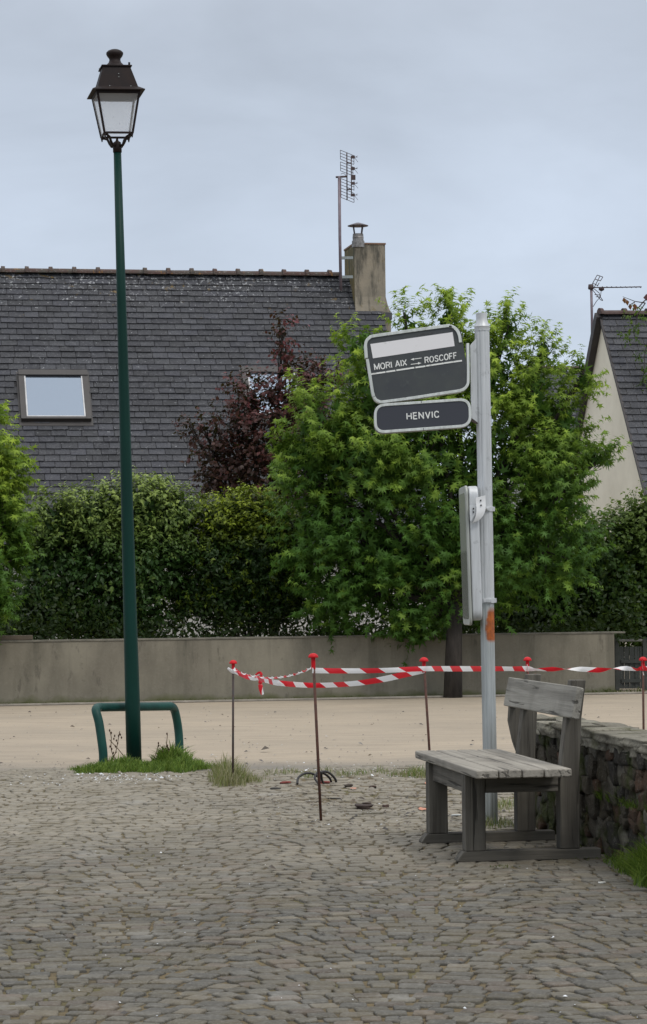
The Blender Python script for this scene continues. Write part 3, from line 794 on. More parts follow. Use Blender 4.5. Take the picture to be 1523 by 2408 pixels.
# left liquidambar
yl = 34.0
b0 = at(-75, 1650, yl); lt = plant('sweetgum_tree', (b0.x, yl, 0), 'light green star leaved tree cut off by the left edge', 'tree')
LB2 = [lobe(*q, yl) for q in ((-20, 985, 45, 60), (-60, 1100, 110, 120), (10, 1090, 65, 85), (-70, 1260, 140, 150), (30, 1215, 62, 100), (10, 1340, 75, 100), (-60, 1420, 100, 90), (-160, 1200, 120, 200))]
LB2 = [(c_ - np.array([.12, 0, 0]), r_ * .84) for c_, r_ in LB2]
tn2 = tone_fn((0.04, 0.10, 0.016), (0.135, 0.275, 0.042), (0.42, 0.56, 0.065), .32, 1.1)
crown(LB2, 1800, 9, 12, .082, .28, tn2, SL, 'crown', M_leaf, lt, droop=.45, inner=.16, upw=.4, fill=500, clump=8)
limbs(Vector((b0.x, yl, -.05)), LB2, .09, 5, lt, hgt=1.3, extra=3)

# laurel hedge shrub (left)
yh = 36.2
b1 = plant('laurel_shrub', (at(270, 1500, yh).x, yh, 0), 'broad dark green shrub behind the lamp post with pale fresh shoots on top', 'shrub')
LB3 = [lobe(*q, yh) for q in ((140, 1240, 70, 75), (230, 1220, 80, 75), (330, 1200, 90, 80), (410, 1230, 65, 75), (130, 1350, 75, 110), (250, 1340, 110, 120), (370, 1340, 100, 120), (160, 1450, 110, 60), (290, 1450, 110, 60), (60, 1440, 90, 75))]
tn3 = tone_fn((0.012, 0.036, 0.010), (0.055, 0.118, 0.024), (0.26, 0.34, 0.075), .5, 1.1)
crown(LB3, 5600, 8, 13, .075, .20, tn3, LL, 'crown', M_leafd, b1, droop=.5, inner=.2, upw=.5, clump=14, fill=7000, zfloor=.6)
limbs(Vector((at(270, 1500, yh).x, yh, -.05)), LB3, .05, 6, b1, name='stems', hgt=.7, extra=3)
# olive-gold shrub
b2 = plant('spindle_shrub', (at(570, 1500, yh).x, yh, 0), 'rounded shrub with yellow green top between the laurel shrub and the large tree', 'shrub')
LB4 = [lobe(*q, yh) for q in ((520, 1235, 60, 60), (590, 1215, 75, 55), (660, 1250, 60, 60), (510, 1330, 80, 85), (610, 1320, 100, 90), (690, 1340, 70, 90), (540, 1405, 75, 62), (640, 1415, 70, 55), (458, 1400, 50, 50))]
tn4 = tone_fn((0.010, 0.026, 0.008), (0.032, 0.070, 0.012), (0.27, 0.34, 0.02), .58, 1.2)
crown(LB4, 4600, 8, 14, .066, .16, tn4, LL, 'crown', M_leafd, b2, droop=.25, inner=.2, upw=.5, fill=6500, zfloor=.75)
limbs(Vector((at(575, 1500, yh).x, yh, -.05)), LB4, .045, 7, b2, name='stems', hgt=.8, extra=3)
# purple tree
yp = 39.0
b3 = plant('purple_leaved_tree', (at(640, 1500, yp).x, yp, 0), 'dark purple leaved tree in front of the slate roof', 'tree')
LB5 = [lobe(*q, yp) for q in ((665, 800, 20, 55), (600, 930, 60, 50), (690, 900, 70, 55), (755, 885, 48, 34), (720, 960, 60, 50), (560, 1000, 55, 60), (640, 1010, 90, 80), (478, 1003, 34, 18), (450, 1000, 16, 14), (560, 1090, 80, 65), (650, 1120, 100, 80), (500, 1120, 42, 35), (500, 1060, 40, 35))]
tn5 = tone_fn((0.028, 0.011, 0.010), (0.065, 0.024, 0.020), (0.15, 0.025, 0.038), .3, .7)
crown(LB5, 1350, 7, 15, .082, .26, tn5, OL, 'crown', M_leafp, b3, droop=.35, inner=.35, upw=.4, fill=220)
limbs(Vector((at(640, 1500, yp).x, yp, -.05)), LB5, .08, 8, b3, hgt=1.2, extra=5)
# right hedge behind the wall and shrub at the edge
yr = 37.6
b4 = plant('hedge_shrub', (at(1280, 1500, yr).x, yr, 0), 'dense mid green shrub behind the right end of the low wall', 'shrub')
LB6 = [lobe(*q, yr) for q in ((1200, 1330, 90, 110), (1300, 1300, 100, 120), (1390, 1320, 80, 110), (1220, 1430, 110, 75), (1350, 1440, 110, 70), (1420, 1410, 70, 90), (1100, 1440, 90, 60))]
tn6 = tone_fn((0.018, 0.042, 0.012), (0.04, 0.085, 0.02), (0.10, 0.16, 0.03), .6, .8)
crown(LB6, 2300, 8, 16, .075, .22, tn6, OL, 'crown', M_leaf, b4, droop=.4, inner=.15, upw=.4, fill=4500, zfloor=.3)
limbs(Vector((at(1280, 1500, yr).x, yr, -.05)), LB6, .05, 9, b4, name='stems', hgt=.7, extra=3)
b5 = plant('hedge_shrub', (at(1500, 1500, yr).x, yr + .3, 0), 'rounded light green shrub below the cream gable at the right edge', 'shrub')
LB7 = [lobe(*q, yr + .3) for q in ((1492, 1240, 58, 42), (1540, 1205, 48, 58), (1460, 1290, 70, 80), (1540, 1300, 80, 110), (1490, 1400, 90, 90), (1560, 1450, 90, 120), (1500, 1470, 60, 60))]
tn7 = tone_fn((0.032, 0.066, 0.016), (0.07, 0.13, 0.028), (0.16, 0.22, 0.04), .5, .8)
crown(LB7, 1900, 8, 17, .075, .22, tn7, OL, 'crown', M_leaf, b5, droop=.4, inner=.15, upw=.4, fill=3500, zfloor=.2)
limbs(Vector((at(1500, 1500, yr).x, yr + .3, -.05)), LB7, .05, 10, b5, name='stems', hgt=.6, extra=3)
# climbing plant on the right roof
cl = plant('climbing_plant', g2(830, 400, 49.3), 'sparse climbing plant trailing over the cream house ridge', 'plant')
LB8 = [lobe(*q, 48.9) for q in ((1496, 752, 12, 32), (1475, 785, 12, 16), (1492, 795, 14, 14), (1518, 860, 14, 40), (1512, 905, 12, 16))]
crown(LB8, 60, 6, 18, .07, .2, tn7, OL, 'leaves', M_leaf, cl, droop=.6, inner=.4, upw=-.2)
b = MB()
for (x0, y0, x1, y1, x2, y2) in ((1519, 712, 1494, 708, 1466, 697), (1519, 712, 1500, 740, 1492, 790), (1530, 780, 1518, 830, 1514, 900), (1494, 710, 1483, 716, 1481, 726)):
    b.tube([at(x0, y0, 48.8), at(x1, y1, 48.8), at(x2, y2, 48.8)], [.012, .008, .004], 5)
b.build('stems', M_bark, cl)
r8 = np.random.RandomState(4); P8 = np.array([at(*q, 48.8) for q in ((1475, 704), (1482, 714), (1493, 713), (1494, 716), (1468, 699))])
leaves_mesh('dead_leaves', P8, np.array([(0.2, 0, -1.)] * 5), np.array([(0, -1., .2)] * 5), np.full(5, .12), np.tile(np.array([.17, .07, .03]), (5, 1)), OL, M_leafp, cl)
# low dark undergrowth behind the wall, one continuous mass
r9 = np.random.RandomState(9)
# undergrowth is too dense to count
n9 = 13500; ug = wallp(0)
U = r9.uniform(-1.5, 9.3, n9); hz = .72 + .48 * np.abs(r9.normal(size=n9)) * (0.7 + .3 * np.sin(U * 2.2)); hz = np.clip(hz, .2, 1.7)
keep = ~((((U > 2.2) & (U < 2.95)) | ((U > 4.0) & (U < 4.5))) & (r9.rand(n9) < .3))
P9 = np.array([wallp(u, z, o_) for u, z, o_ in zip(U, hz, r9.uniform(.45, 1.6, n9))])[keep]
m9 = len(P9); tn9 = tone_fn((0.012, 0.024, 0.008), (0.025, 0.045, 0.012), (0.05, 0.08, 0.02), .7, .5)
o = leaves_mesh('undergrowth', P9, r9.normal(size=(m9, 3)), r9.normal(size=(m9, 3)) + np.array([0, -.6, .6]), .085 * r9.uniform(.7, 1.3, m9), tn9(r9.rand(m9), r9.rand(m9), r9.rand(m9), r9.rand(m9)), LL, M_leafd)
tag(o, 'dark leafy undergrowth filling the foot of the hedge behind the low wall', 'undergrowth', kind='stuff')

# ================================================================== STREET LAMP
base = gnd(316, 1800); topp = at(276, 344, base.y)
ax = (topp - base); Hl = ax.length
q = Vector((0, 0, 1)).rotation_difference(ax.normalized()).to_matrix() @ Matrix.Rotation(math.radians(11.5), 3, 'Z')
lamp = empty('street_lamp', base, q); tag(lamp, 'tall dark green lamp post with square bronze lantern and frosted panes', 'street lamp')
s = F_PX / base.y
b = MB(); r0, r1 = 18.0 / s, 9.0 / s
b.tube([(0, 0, -.05), (0, 0, .5), (0, 0, Hl * .25), (0, 0, Hl * .5), (0, 0, Hl * .75), (0, 0, Hl - .02)], [r0, r0 * .985, r0 * .87, r0 * .75, r0 * .62, r1], 32)
b.build('post', M_dark_green, lamp, smooth=True, local=True)
px = 1 / s
zb = 26 * px            # underside of glazed frame above post top
wb, wt = 33 * px, 50 * px    # half widths
zt_ = zb + 99 * px
hb = MB()
hb.lathe([(10.5 * px, -.05), (10.5 * px, 0), (9.2 * px, .015), (9.2 * px, .035), (3.5 * px, .05), (2.5 * px, .07)], (0, 0, Hl), 20)
for i, (sx, sy) in enumerate(((1, 1), (-1, 1), (1, -1), (-1, -1))):
    cpt = [(sx * 5 * px, sy * 5 * px, Hl + .005), (sx * 12 * px, sy * 12 * px, Hl + 2 * px), (sx * 16 * px, sy * 16 * px, Hl + 9 * px), (sx * 20 * px, sy * 20 * px, Hl + 20 * px), (sx * 27 * px, sy * 27 * px, Hl + 24 * px), (sx * 32 * px, sy * 32 * px, Hl + zb - .004)]
    hb.tube(cpt, [.013, .012, .011, .011, .011, .013], 8)
    hb.tube([(sx * 32 * px, sy * 32 * px, Hl + zb), (sx * 32 * px, sy * 32 * px, Hl + zb - .035)], [.012, .004], 6)
hb.build('bracket_arms', M_lan, lamp, local=True, smooth=True)
lan = MB()
def lerp(a, b_, t): return a + (b_ - a) * t
for sx, sy in ((1, 1), (-1, 1), (1, -1), (-1, -1)):
    n_ = 2; p0 = Vector((sx * wb, sy * wb, Hl + zb)); p1 = Vector((sx * wt, sy * wt, Hl + zt_)); w_ = 2.6 * px
    vs = []
    for p in (p0, p1): vs += [p + Vector((a_ * w_, c_ * w_, 0)) for a_, c_ in ((-1, -1), (1, -1), (1, 1), (-1, 1))]
    lan.add(vs, [(0, 1, 2, 3), (7, 6, 5, 4), (0, 4, 5, 1), (1, 5, 6, 2), (2, 6, 7, 3), (3, 7, 4, 0)])
for z_, w_, h_ in ((Hl + zb + .006, wb, 5 * px), (Hl + zt_ - .012, wt, 9 * px)):
    for k in range(4):
        R_ = Matrix.Rotation(math.pi / 2 * k, 3, 'Z'); lan.box(R_ @ Vector((0, -w_, z_)), (2 * w_ - 5 * px, 4 * px, h_), R_)
lanf = lan.build('lantern_frame', M_lan, lamp, local=True, bevel=.002)
t = NT('frosted_pane'); c = t.mix(t.rng(t.noise(6, 4), .4, .7, 0, .4), (0.93, 0.94, 0.95), (0.86, 0.87, 0.89))
c = t.mix(t.rng(t.noise(40, 2), .72, .76, 0, .5), c, (.3, .3, .3))
t.p.inputs['Transmission Weight'].default_value = 0.0; M_pane = t.done(c, .35)
trn = t.n.new('ShaderNodeBsdfTranslucent'); t.l.new(c, trn.inputs['Color']); ms = t.n.new('ShaderNodeMixShader'); ms.inputs[0].default_value = .75
t.l.new(t.p.outputs[0], ms.inputs[1]); t.l.new(trn.outputs[0], ms.inputs[2])
gl = t.n.new('ShaderNodeBsdfTransparent'); ms2 = t.n.new('ShaderNodeMixShader'); ms2.inputs[0].default_value = .62
t.l.new(ms.outputs[0], ms2.inputs[1]); t.l.new(gl.outputs[0], ms2.inputs[2]); t.l.new(ms2.outputs[0], t.n['Material Output'].inputs['Surface'])
for k in range(4):
    R_ = Matrix.Rotation(math.pi / 2 * k, 3, 'Z'); pb = MB(); e = 2.0 * px
    pts = [R_ @ Vector(v) for v in ((-wb + e, -wb - .5 * px, Hl + zb + 5 * px), (wb - e, -wb - .5 * px, Hl + zb + 5 * px), (wt - e, -wt - .5 * px, Hl + zt_ - 6 * px), (-wt + e, -wt - .5 * px, Hl + zt_ - 6 * px))]
    pb.add(pts, [(0, 1, 2, 3)]); pb.build('pane', M_pane, lamp, local=True)
# hood: flange, tapered body, top plate, finial
hood = MB(); z0 = Hl + zt_
def sqring(w_, z_): return [Vector((-w_, -w_, z_)), Vector((w_, -w_, z_)), Vector((w_, w_, z_)), Vector((-w_, w_, z_))]
def sqloft(bm, prof):
    vs = []
    for w_, z_ in prof: vs += sqring(w_, z_)
    fs = [(3, 2, 1, 0), tuple(range(len(vs) - 4, len(vs)))]
    for k in range(len(prof) - 1):
        for i in range(4): fs.append((k * 4 + i, k * 4 + (i + 1) % 4, k * 4 + 4 + (i + 1) % 4, k * 4 + 4 + i))
    bm.add(vs, fs)
fw = 62 * px
sqloft(hood, [(wt + 2 * px, z0 - 1 * px), (fw, z0 - 1 * px), (fw, z0 + 1.2 * px), (47 * px, z0 + 10 * px), (47 * px, z0 + 11 * px), (32.5 * px, z0 + 58 * px), (32.5 * px, z0 + 60 * px), (36 * px, z0 + 60 * px), (36 * px, z0 + 63 * px), (20 * px, z0 + 64 * px)])
ho = hood.build('hood', M_lan, lamp, local=True, bevel=.002)
f_ = MB(); f_.lathe([(25 * px, 63 * px), (25 * px, 65 * px), (20 * px, 70 * px), (15 * px, 75 * px), (13.3 * px, 80 * px), (13.5 * px, 84 * px), (18 * px, 90 * px), (20.3 * px, 95 * px), (20 * px, 99 * px), (16 * px, 103 * px), (9 * px, 106 * px), (.5 * px, 107 * px)], (0, 0, z0), 28)
f_.build('finial', M_lan, ho, local=True, smooth=True)
for dz in (32, 40.5):
    f_ = MB(); f_.lathe([(.9 * px, 0), (.9 * px, .004)], (3 * px, -(32.5 + (58 - dz) * 14.5 / 47) * px - 2.5 * px, z0 + dz * px), 8); f_.build('screw', M_white_al, ho, local=True)
for sx in (-20, 30):
    f_ = MB(); f_.lathe([(.8 * px, 0), (.8 * px, .006)], (sx * px, -50 * px, z0 + 9 * px), 8); f_.build('screw', M_white_al, ho, local=True)
f_ = MB(); f_.tube([(30 * px, -30 * px, z0 + 62 * px), (30 * px, -30 * px, z0 + 70 * px)], .009, 6); f_.build('hinge_pin', M_lan, ho, local=True); f_ = MB(); f_.tube([(-34 * px, -20 * px, z0 + 60 * px), (-40 * px, -22 * px, z0 + 54 * px)], .008, 6)
f_.build('hinge_pin', M_lan, ho, local=True)

# ================================================================== HOOP BARRIER
hl_ = gnd(243, 1806); hr_ = gnd(423, 1786)
hoop = empty('hoop_barrier', (hl_ + hr_) / 2); tag(hoop, 'green painted tubular steel hoop guarding the lamp post base', 'barrier')
ctrl = [(243, 1812, 0), (243, 1775, 0), (239, 1740, .0), (233, 1700, .02), (227, 1677, .04), (226, 1668, .09), (232, 1664, .2), (250, 1663.5, .26), (320, 1662.5, .5), (390, 1661.5, .78), (402, 1661.8, .84), (409, 1667, .92), (414, 1682, .96), (419, 1710, 1), (422, 1745, 1), (423, 1800, 1)]
pts = [at(x, y, lerp(hl_.y, hr_.y, k)) for x, y, k in ctrl]
# smooth with catmull-rom
def smooth_path(P, n=5):
    out = []
    for i in range(len(P) - 1):
        p0, p1, p2, p3 = P[max(i - 1, 0)], P[i], P[i + 1], P[min(i + 2, len(P) - 1)]
        for k in range(n):
            t = k / n; out.append(.5 * ((2 * p1) + (-p0 + p2) * t + (2 * p0 - 5 * p1 + 4 * p2 - p3) * t * t + (-p0 + 3 * p1 - 3 * p2 + p3) * t ** 3))
    out.append(P[-1]); return out
b = MB(); b.tube(smooth_path(pts, 4), .0375, 16); b.build('hoop_tube', M_hoop_green, hoop, smooth=True)

# ================================================================== BUS STOP SIGN
sb = gnd(1156, 1937); Yp = sb.y
sign = empty('bus_stop_sign', sb); tag(sign, 'leaning grey bus stop pole with two dark route panels and a timetable case', 'sign')
def pole(y0, y1, rad, n=48, prof=None):
    """fluted tube between two picture heights"""
    x = lambda y: 1156 + (1134.5 - 1156) * (1937 - y) / (1937 - 775)
    A, B = at(x(y0), y0, Yp), at(x(y1), y1, Yp)
    return A, B
def fluted(b, A, B, rad, n=40):
    t_ = (B - A).normalized(); u = Vector((1, 0, 0)); u = (u - t_ * u.dot(t_)).normalized(); w = t_.cross(u)
    vs = []
    for p in (A, B):
        for k in range(n):
            a_ = 2 * math.pi * k / n
            g_ = 1.0 - (.09 if k % 5 == 2 else 0.0)
            vs.append(p + (u * math.cos(a_) + w * math.sin(a_)) * rad * g_)
    fs = [(k, (k + 1) % n, (k + 1) % n + n, k + n) for k in range(n)] + [tuple(range(n - 1, -1, -1)), tuple(range(n, 2 * n))]
    b.add(vs, fs)
A, B = pole(1945, 1415, 0)
t = NT('pole_lower')
c = t.mix(t.rng(t.noise(5, 5, stretch=(8, 8, .6)), .35, .7), (0.42, 0.45, 0.45), (0.29, 0.31, 0.305))
pz = at(1155, 1470, Yp); X = t.xyz()
pl = t.math('ADD', X[0], t.math('MULTIPLY', t.noise(16, 6, .7), .05)); pl = t.math('SUBTRACT', pl, .012)
inb = t.math('MULTIPLY', t.rng(X[2], at(1150, 1512, Yp).z - sb.z, at(1150, 1504, Yp).z - sb.z, 0, 1), t.rng(X[2], at(1150, 1426, Yp).z - sb.z, at(1150, 1440, Yp).z - sb.z, 0, 1))
c = t.mix(t.math('MULTIPLY', inb, t.rng(t.math('ADD', pl, t.math('MULTIPLY', t.math('SINE', t.math('MULTIPLY', X[2], 22.0)), .010)), at(1147, 1470, Yp).x - sb.x + .004, at(1149, 1470, Yp).x - sb.x + .012)), t.mix(0.0, c, c), t.mix(t.rng(t.noise(30, 5, .7), .4, .6), (0.46, 0.125, 0.022), (0.30, 0.085, 0.025)))
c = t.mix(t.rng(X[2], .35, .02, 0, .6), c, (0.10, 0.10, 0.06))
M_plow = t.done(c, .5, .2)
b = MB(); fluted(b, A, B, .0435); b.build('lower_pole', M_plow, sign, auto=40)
A, B = pole(1419, 775, 0); b = MB(); fluted(b, A, B, .046); b.build('upper_pole', M_alu, sign, auto=40)
b = MB(); A2, B2 = pole(778, 757, 0); b.tube([A2, A2.lerp(B2, .45), A2.lerp(B2, .5), B2, at(1133.5, 748, Yp), at(1132.5, 736, Yp)], [.048, .048, .0495, .038, .034, .034], 24)
b.build('pole_cap', M_alu, sign, auto=30)
S = lambda zx, zy, Y: at(834.8 + .2383 * zx, 711.4 + .2383 * zy, Y)
def rpoly(corners, rads, n=7):
    out = []; m_ = len(corners)
    for i in range(m_):
        p = Vector(corners[i]); a_ = Vector(corners[i - 1]); c_ = Vector(corners[(i + 1) % m_]); r_ = rads[i]
        da, dc = (a_ - p).normalized(), (c_ - p).normalized()
        p0, p1 = p + da * r_, p + dc * r_
        for k in range(n + 1):
            t_ = k / n; out.append(p0 * (1 - t_) ** 2 + p * 2 * t_ * (1 - t_) + p1 * t_ ** 2)
    return out
def strip(b, path, w, Y, dep, closed=False):
    P = [Vector(p) for p in path]; m_ = len(P); off = []
    for i in range(m_):
        t_ = (P[(i + 1) % m_] - P[i - 1]) if closed else (P[min(i + 1, m_ - 1)] - P[max(i - 1, 0)])
        t_.normalize(); off.append(Vector((-t_.y, t_.x)) * w / 2)
    vs = []
    for p, o_ in zip(P, off):
        for sgn in (1, -1):
            v = S(p.x + o_.x * sgn, p.y + o_.y * sgn, Y); vs += [v, v + Vector((0, dep, 0))]
    fs = []; rg = m_ if closed else m_ - 1
    for i in range(rg):
        a_ = i * 4; c_ = ((i + 1) % m_) * 4
        fs += [(a_, a_ + 2, c_ + 2, c_), (a_ + 1, c_ + 1, c_ + 3, a_ + 3), (a_, c_, c_ + 1, a_ + 1), (a_ + 2, a_ + 3, c_ + 3, c_ + 2)]
    if not closed: fs += [(0, 1, 3, 2), (m_ * 4 - 4, m_ * 4 - 2, m_ * 4 - 1, m_ * 4 - 3)]
    b.add(vs, fs)
YS = Yp - .055
t = NT('sign_face')
c = t.mix(t.rng(t.noise(7, 6, .65), .35, .7), (0.045, 0.050, 0.056), (0.060, 0.067, 0.065))
c = t.mix(t.rng(t.noise(30, 5, .7), .58, .72, 0, .35), c, (0.11, 0.125, 0.11)); M_face = t.done(c, .42)
t = NT('sign_white'); c = t.mix(t.rng(t.noise(20, 6, .7), .62, .7, 0, .5), (0.78, 0.77, 0.78), (0.52, 0.51, 0.49)); M_swhite = t.done(c, .55)
t = NT('sign_letter'); c = t.mix(t.rng(t.noise(45, 6, .7), .56, .66, 0, .75), (0.78, 0.79, 0.76), (0.28, 0.29, 0.28)); M_letter = t.done(c, .55)
out1 = rpoly([(90, 338), (1060, 205), (1150, 868), (208, 1000)], [95, 125, 110, 95])
# sign box one
p1 = MB(); inn = rpoly([(104, 350), (1048, 220), (1136, 860), (214, 988)], [88, 115, 105, 88])
p1.prism([S(p.x, p.y, YS) for p in inn], (0, .085, 0)); route = p1.build('route_panel', M_face, sign)
fr = MB(); n_ = len(out1)
arc_open = [Vector((1046, 395)), Vector((1034, 330))] + [Vector(p) for p in rpoly([(1028, 216), (90, 338)], [0, 0])][0:0]
pathA = [(1046, 392), (1038, 335), (1020, 285), (985, 246), (940, 229), (900, 229), (500, 283), (190, 328), (150, 342), (120, 372), (109, 410), (110, 450), (118, 545)]
strip(fr, smooth_path([Vector((*p, 0)) for p in pathA], 3), 30, YS - .008, .10)
pathB = [(126, 555), (150, 700), (178, 880), (190, 925)]
strip(fr, [Vector((*p, 0)) for p in pathB], 27, YS - .008, .10)
pathC = [(192, 928), (212, 958), (245, 975), (300, 976), (600, 935), (900, 888), (1010, 872), (1060, 860), (1095, 838), (1116, 805), (1122, 765), (1122, 600), (1118, 400)]
strip(fr, smooth_path([Vector((*p, 0)) for p in pathC], 3), 27, YS - .006, .10)
fr.build('panel_trim', M_white_al, route, bevel=.002)
w1 = MB(); w1.prism([S(*p, YS - .002) for p in ((155, 408), (968, 290), (988, 428), (181, 549))], (0, .003, 0)); w1.build('white_field', M_swhite, route)
w1 = MB()
for a_, c_ in (((163, 705), (305, 684)), ((312, 683), (402, 670)), ((412, 668), (590, 641)), ((600, 640), (700, 626)), ((706, 624), (880, 598)), ((882, 597), (1060, 572))):
    strip(w1, [Vector((*a_, 0)), Vector((*c_, 0))], 15, YS - .003, .004)
w1.build('white_line', M_letter, route)
M_smear = simple('worn_print', (0.05, 0.05, 0.055), (0.03, 0.03, 0.033), 30, .6)
# lettering drawn as strokes
GL = {
 'M': (.80, [[(0, 0), (0, 1), (.4, .12), (.8, 1), (.8, 0)]]),
 'O': (.70, [[(.35 + .35 * math.cos(a_ / 16 * 2 * math.pi), .5 + .5 * math.sin(a_ / 16 * 2 * math.pi)) for a_ in range(17)]]),
 'R': (.62, [[(0, 0), (0, 1), (.38, 1), (.55, .93), (.6, .77), (.55, .6), (.38, .52), (0, .52)], [(.36, .52), (.62, 0)]]),
 'L': (.45, [[(0, 1), (.0, .06)], [(0, .06), (.10, .0)]]),
 'A': (.72, [[(0, 0), (.36, 1), (.72, 0)], [(.12, .3), (.60, .3)]]),
 'I': (.0, [[(0, 0), (0, 1)]]),
 'X': (.66, [[(0, 0), (.66, 1)], [(0, 1), (.66, 0)]]),
 'S': (.58, [[(.56, .82), (.46, .96), (.28, 1), (.1, .95), (.02, .78), (.1, .6), (.3, .52), (.5, .42), (.58, .24), (.5, .06), (.3, 0), (.1, .04), (0, .2)]]),
 'C': (.66, [[(.66, .76), (.56, .93), (.36, 1), (.14, .92), (.02, .7), (0, .5), (.02, .3), (.14, .08), (.36, 0), (.56, .07), (.66, .24)]]),
 'F': (.52, [[(0, 0), (0, 1), (.52, 1)], [(0, .52), (.44, .52)]]),
 'H': (.68, [[(0, 0), (0, 1)], [(.68, 0), (.68, 1)], [(0, .52), (.68, .52)]]),
 'E': (.52, [[(.54, 1), (0, 1), (0, 0), (.56, 0)], [(0, .52), (.48, .52)]]),
 'N': (.68, [[(0, 0), (0, 1), (.68, 0), (.68, 1)]]),
 'V': (.70, [[(0, 1), (.35, 0), (.70, 1)]]),
}
def word(b, txt, p0, p1, cap, upv, Y, wgt, gap=.26):
    """baseline from p0 to p1 in sign units"""
    tot = sum(GL[c_][0] for c_ in txt) + gap * (len(txt) - 1)
    ex = (Vector(p1) - Vector(p0)) / tot; x = 0; uv = Vector(upv) * cap
    for c_ in txt:
        w_, st_ = GL[c_]
        for s_ in st_:
            P = [Vector((*(Vector(p0) + ex * (x + u) + uv * v), 0)) for u, v in s_]
            if len(P) > 2 and (P[0] - P[-1]).length < 1e-3: strip(b, P[:-1], wgt, Y, .003, closed=True)
            elif c_ in 'OSC': strip(b, P, wgt, Y, .003)
            else:
                for i in range(len(P) - 1):
                    d = (P[i + 1] - P[i]).normalized() * wgt * .42
                    strip(b, [P[i] - d * (i > 0), P[i + 1] + d * (i < len(P) - 2)], wgt, Y - .0002 * (i % 2), .003)
        x += w_ + gap
w1 = MB(); word(w1, 'MORLAIX', (200, 664), (515, 617), 56, (-.12, -1), YS - .003, 10); w1.build('morlaix_lettering', M_letter, route).name = 'lettering'
w1 = MB(); word(w1, 'ROSCOFF', (697, 596), (1008, 548), 56, (-.06, -1), YS - .003, 10); w1.build('lettering', M_letter, route)
w1 = MB()
for (a_, c_, dirn) in (((572, 558), (660, 546), -1), ((556, 609), (640, 598), 1)):
    strip(w1, [Vector((*a_, 0)), Vector((*c_, 0))], 7, YS - .003, .003)
    t0 = Vector(a_) if dirn < 0 else Vector(c_); w1.prism([S(*p, YS - .0035) for p in ((t0.x + dirn * 20 - dirn * 0, t0.y - dirn * 2), (t0.x - dirn * 14, t0.y - 12), (t0.x - dirn * 14, t0.y + 12))], (0, .003, 0))
w1.build('arrows', M_letter, route)
w1 = MB()
for i in range(9): w1.prism([S(*p, YS - .0015) for p in ((628 + i * 16, 309 - i * 2), (640 + i * 16, 307 - i * 2), (640 + i * 16, 322 - i * 2), (628 + i * 16, 320 - i * 2))], (0, .002, 0))
w1.build('worn_print', simple('smudge', (0.02, 0.02, 0.022), (0.1, 0.1, 0.1), 60, .6), route)
# sign box two
p2_ = MB(); o2 = rpoly([(190, 1003), (1150, 938), (1158, 1225), (196, 1298)], [110, 120, 110, 105])
i2 = rpoly([(214, 1028), (1120, 965), (1128, 1198), (220, 1262)], [88, 98, 90, 85])
p2_.prism([S(p.x, p.y, YS) for p in o2], (0, .09, 0)); M_trimd = simple('sign_body', (0.35, 0.37, 0.36), (0.25, 0.26, 0.25), 8, .6)
stop = p2_.build('name_panel', M_trimd, sign)
fr = MB(); cl_path = rpoly([(202, 1015), (1136, 951), (1144, 1212), (208, 1280)], [100, 110, 100, 96]); strip(fr, [Vector((p.x, p.y, 0)) for p in cl_path], 27, YS - .008, .012, closed=True)
fr.build('panel_trim', M_white_al, stop, bevel=.002)
w1 = MB(); w1.prism([S(p.x, p.y, YS - .003) for p in i2], (0, .004, 0)); w1.build('panel_face', NT('sign_face_two').done((0.040, 0.043, 0.055), .4), stop)
w1 = MB(); word(w1, 'HENVIC', (519, 1152), (832, 1131), 60, (-.06, -1), YS - .006, 11, .36); w1.build('lettering', M_letter, stop)
for (x, y0, y1) in ((658, 966, 990), (680, 1236, 1262)):
    w1 = MB(); strip(w1, [Vector((x, y0, 0)), Vector((x + 1, y1, 0))], 4, YS - .010, .002); w1.build('trim_joint', M_black, stop)
# bracket plate
w1 = MB(); w1.prism([S(*p, YS + .03) for p in ((1140, 420), (1204, 350), (1224, 1192), (1152, 1140))], (0, .03, 0)); w1.build('bracket_plate', M_alu, sign, bevel=.003)
w1 = MB(); w1.prism([S(*p, YS + .028) for p in ((1152, 1142), (1224, 1196), (1200, 1192), (1150, 1165))], (0, .05, 0)); w1.build('bracket_foot', M_bar, sign)
# timetable case seen edge-on
K = lambda zx, zy, Y=Yp: at(1052.6 + .211 * zx, 1088.9 + .211 * zy, Y)
case = MB(); th = .066; dep = .46
cR = Matrix.Rotation(math.radians(2.0), 3, 'Z')
near = K(258, 1020, Yp - .20); zt1, zb1 = K(250, 268).z, K(250, 1790).z
lean = Matrix.Rotation(math.radians(-.7 - .45), 3, 'Y')
def slab(b, x0, x1, y0, y1, z0_, z1_, rad, n=8):
    P = rpoly([(y0, z0_), (y1, z0_), (y1, z1_), (y0, z1_)], [rad] * 4, n)
    b.prism([near + lean @ (cR @ Vector((x0, p.x, p.y))) for p in P], lean @ (cR @ Vector((x1 - x0, 0, 0))))
zc = near.z; hh0, hh1 = zb1 - zc, zt1 - zc
slab(case, 0.002, .064, 0, dep, hh0 + .02, hh1 - .0, .07)
cbody = case.build('timetable_case', M_alu, sign, bevel=.012, seg=3)
d_ = MB(); slab(d_, -.018, -.001, -.004, dep + .004, hh0 - .01, hh1 + .004, .06); door = d_.build('case_door', alu_mat('case_trim', (0.45, 0.47, 0.43), (0.33, 0.345, 0.31)), cbody, bevel=.006)
g_ = MB(); slab(g_, -.0205, -.0185, .03, dep - .03, hh0 + .03, hh1 - .04, .04)
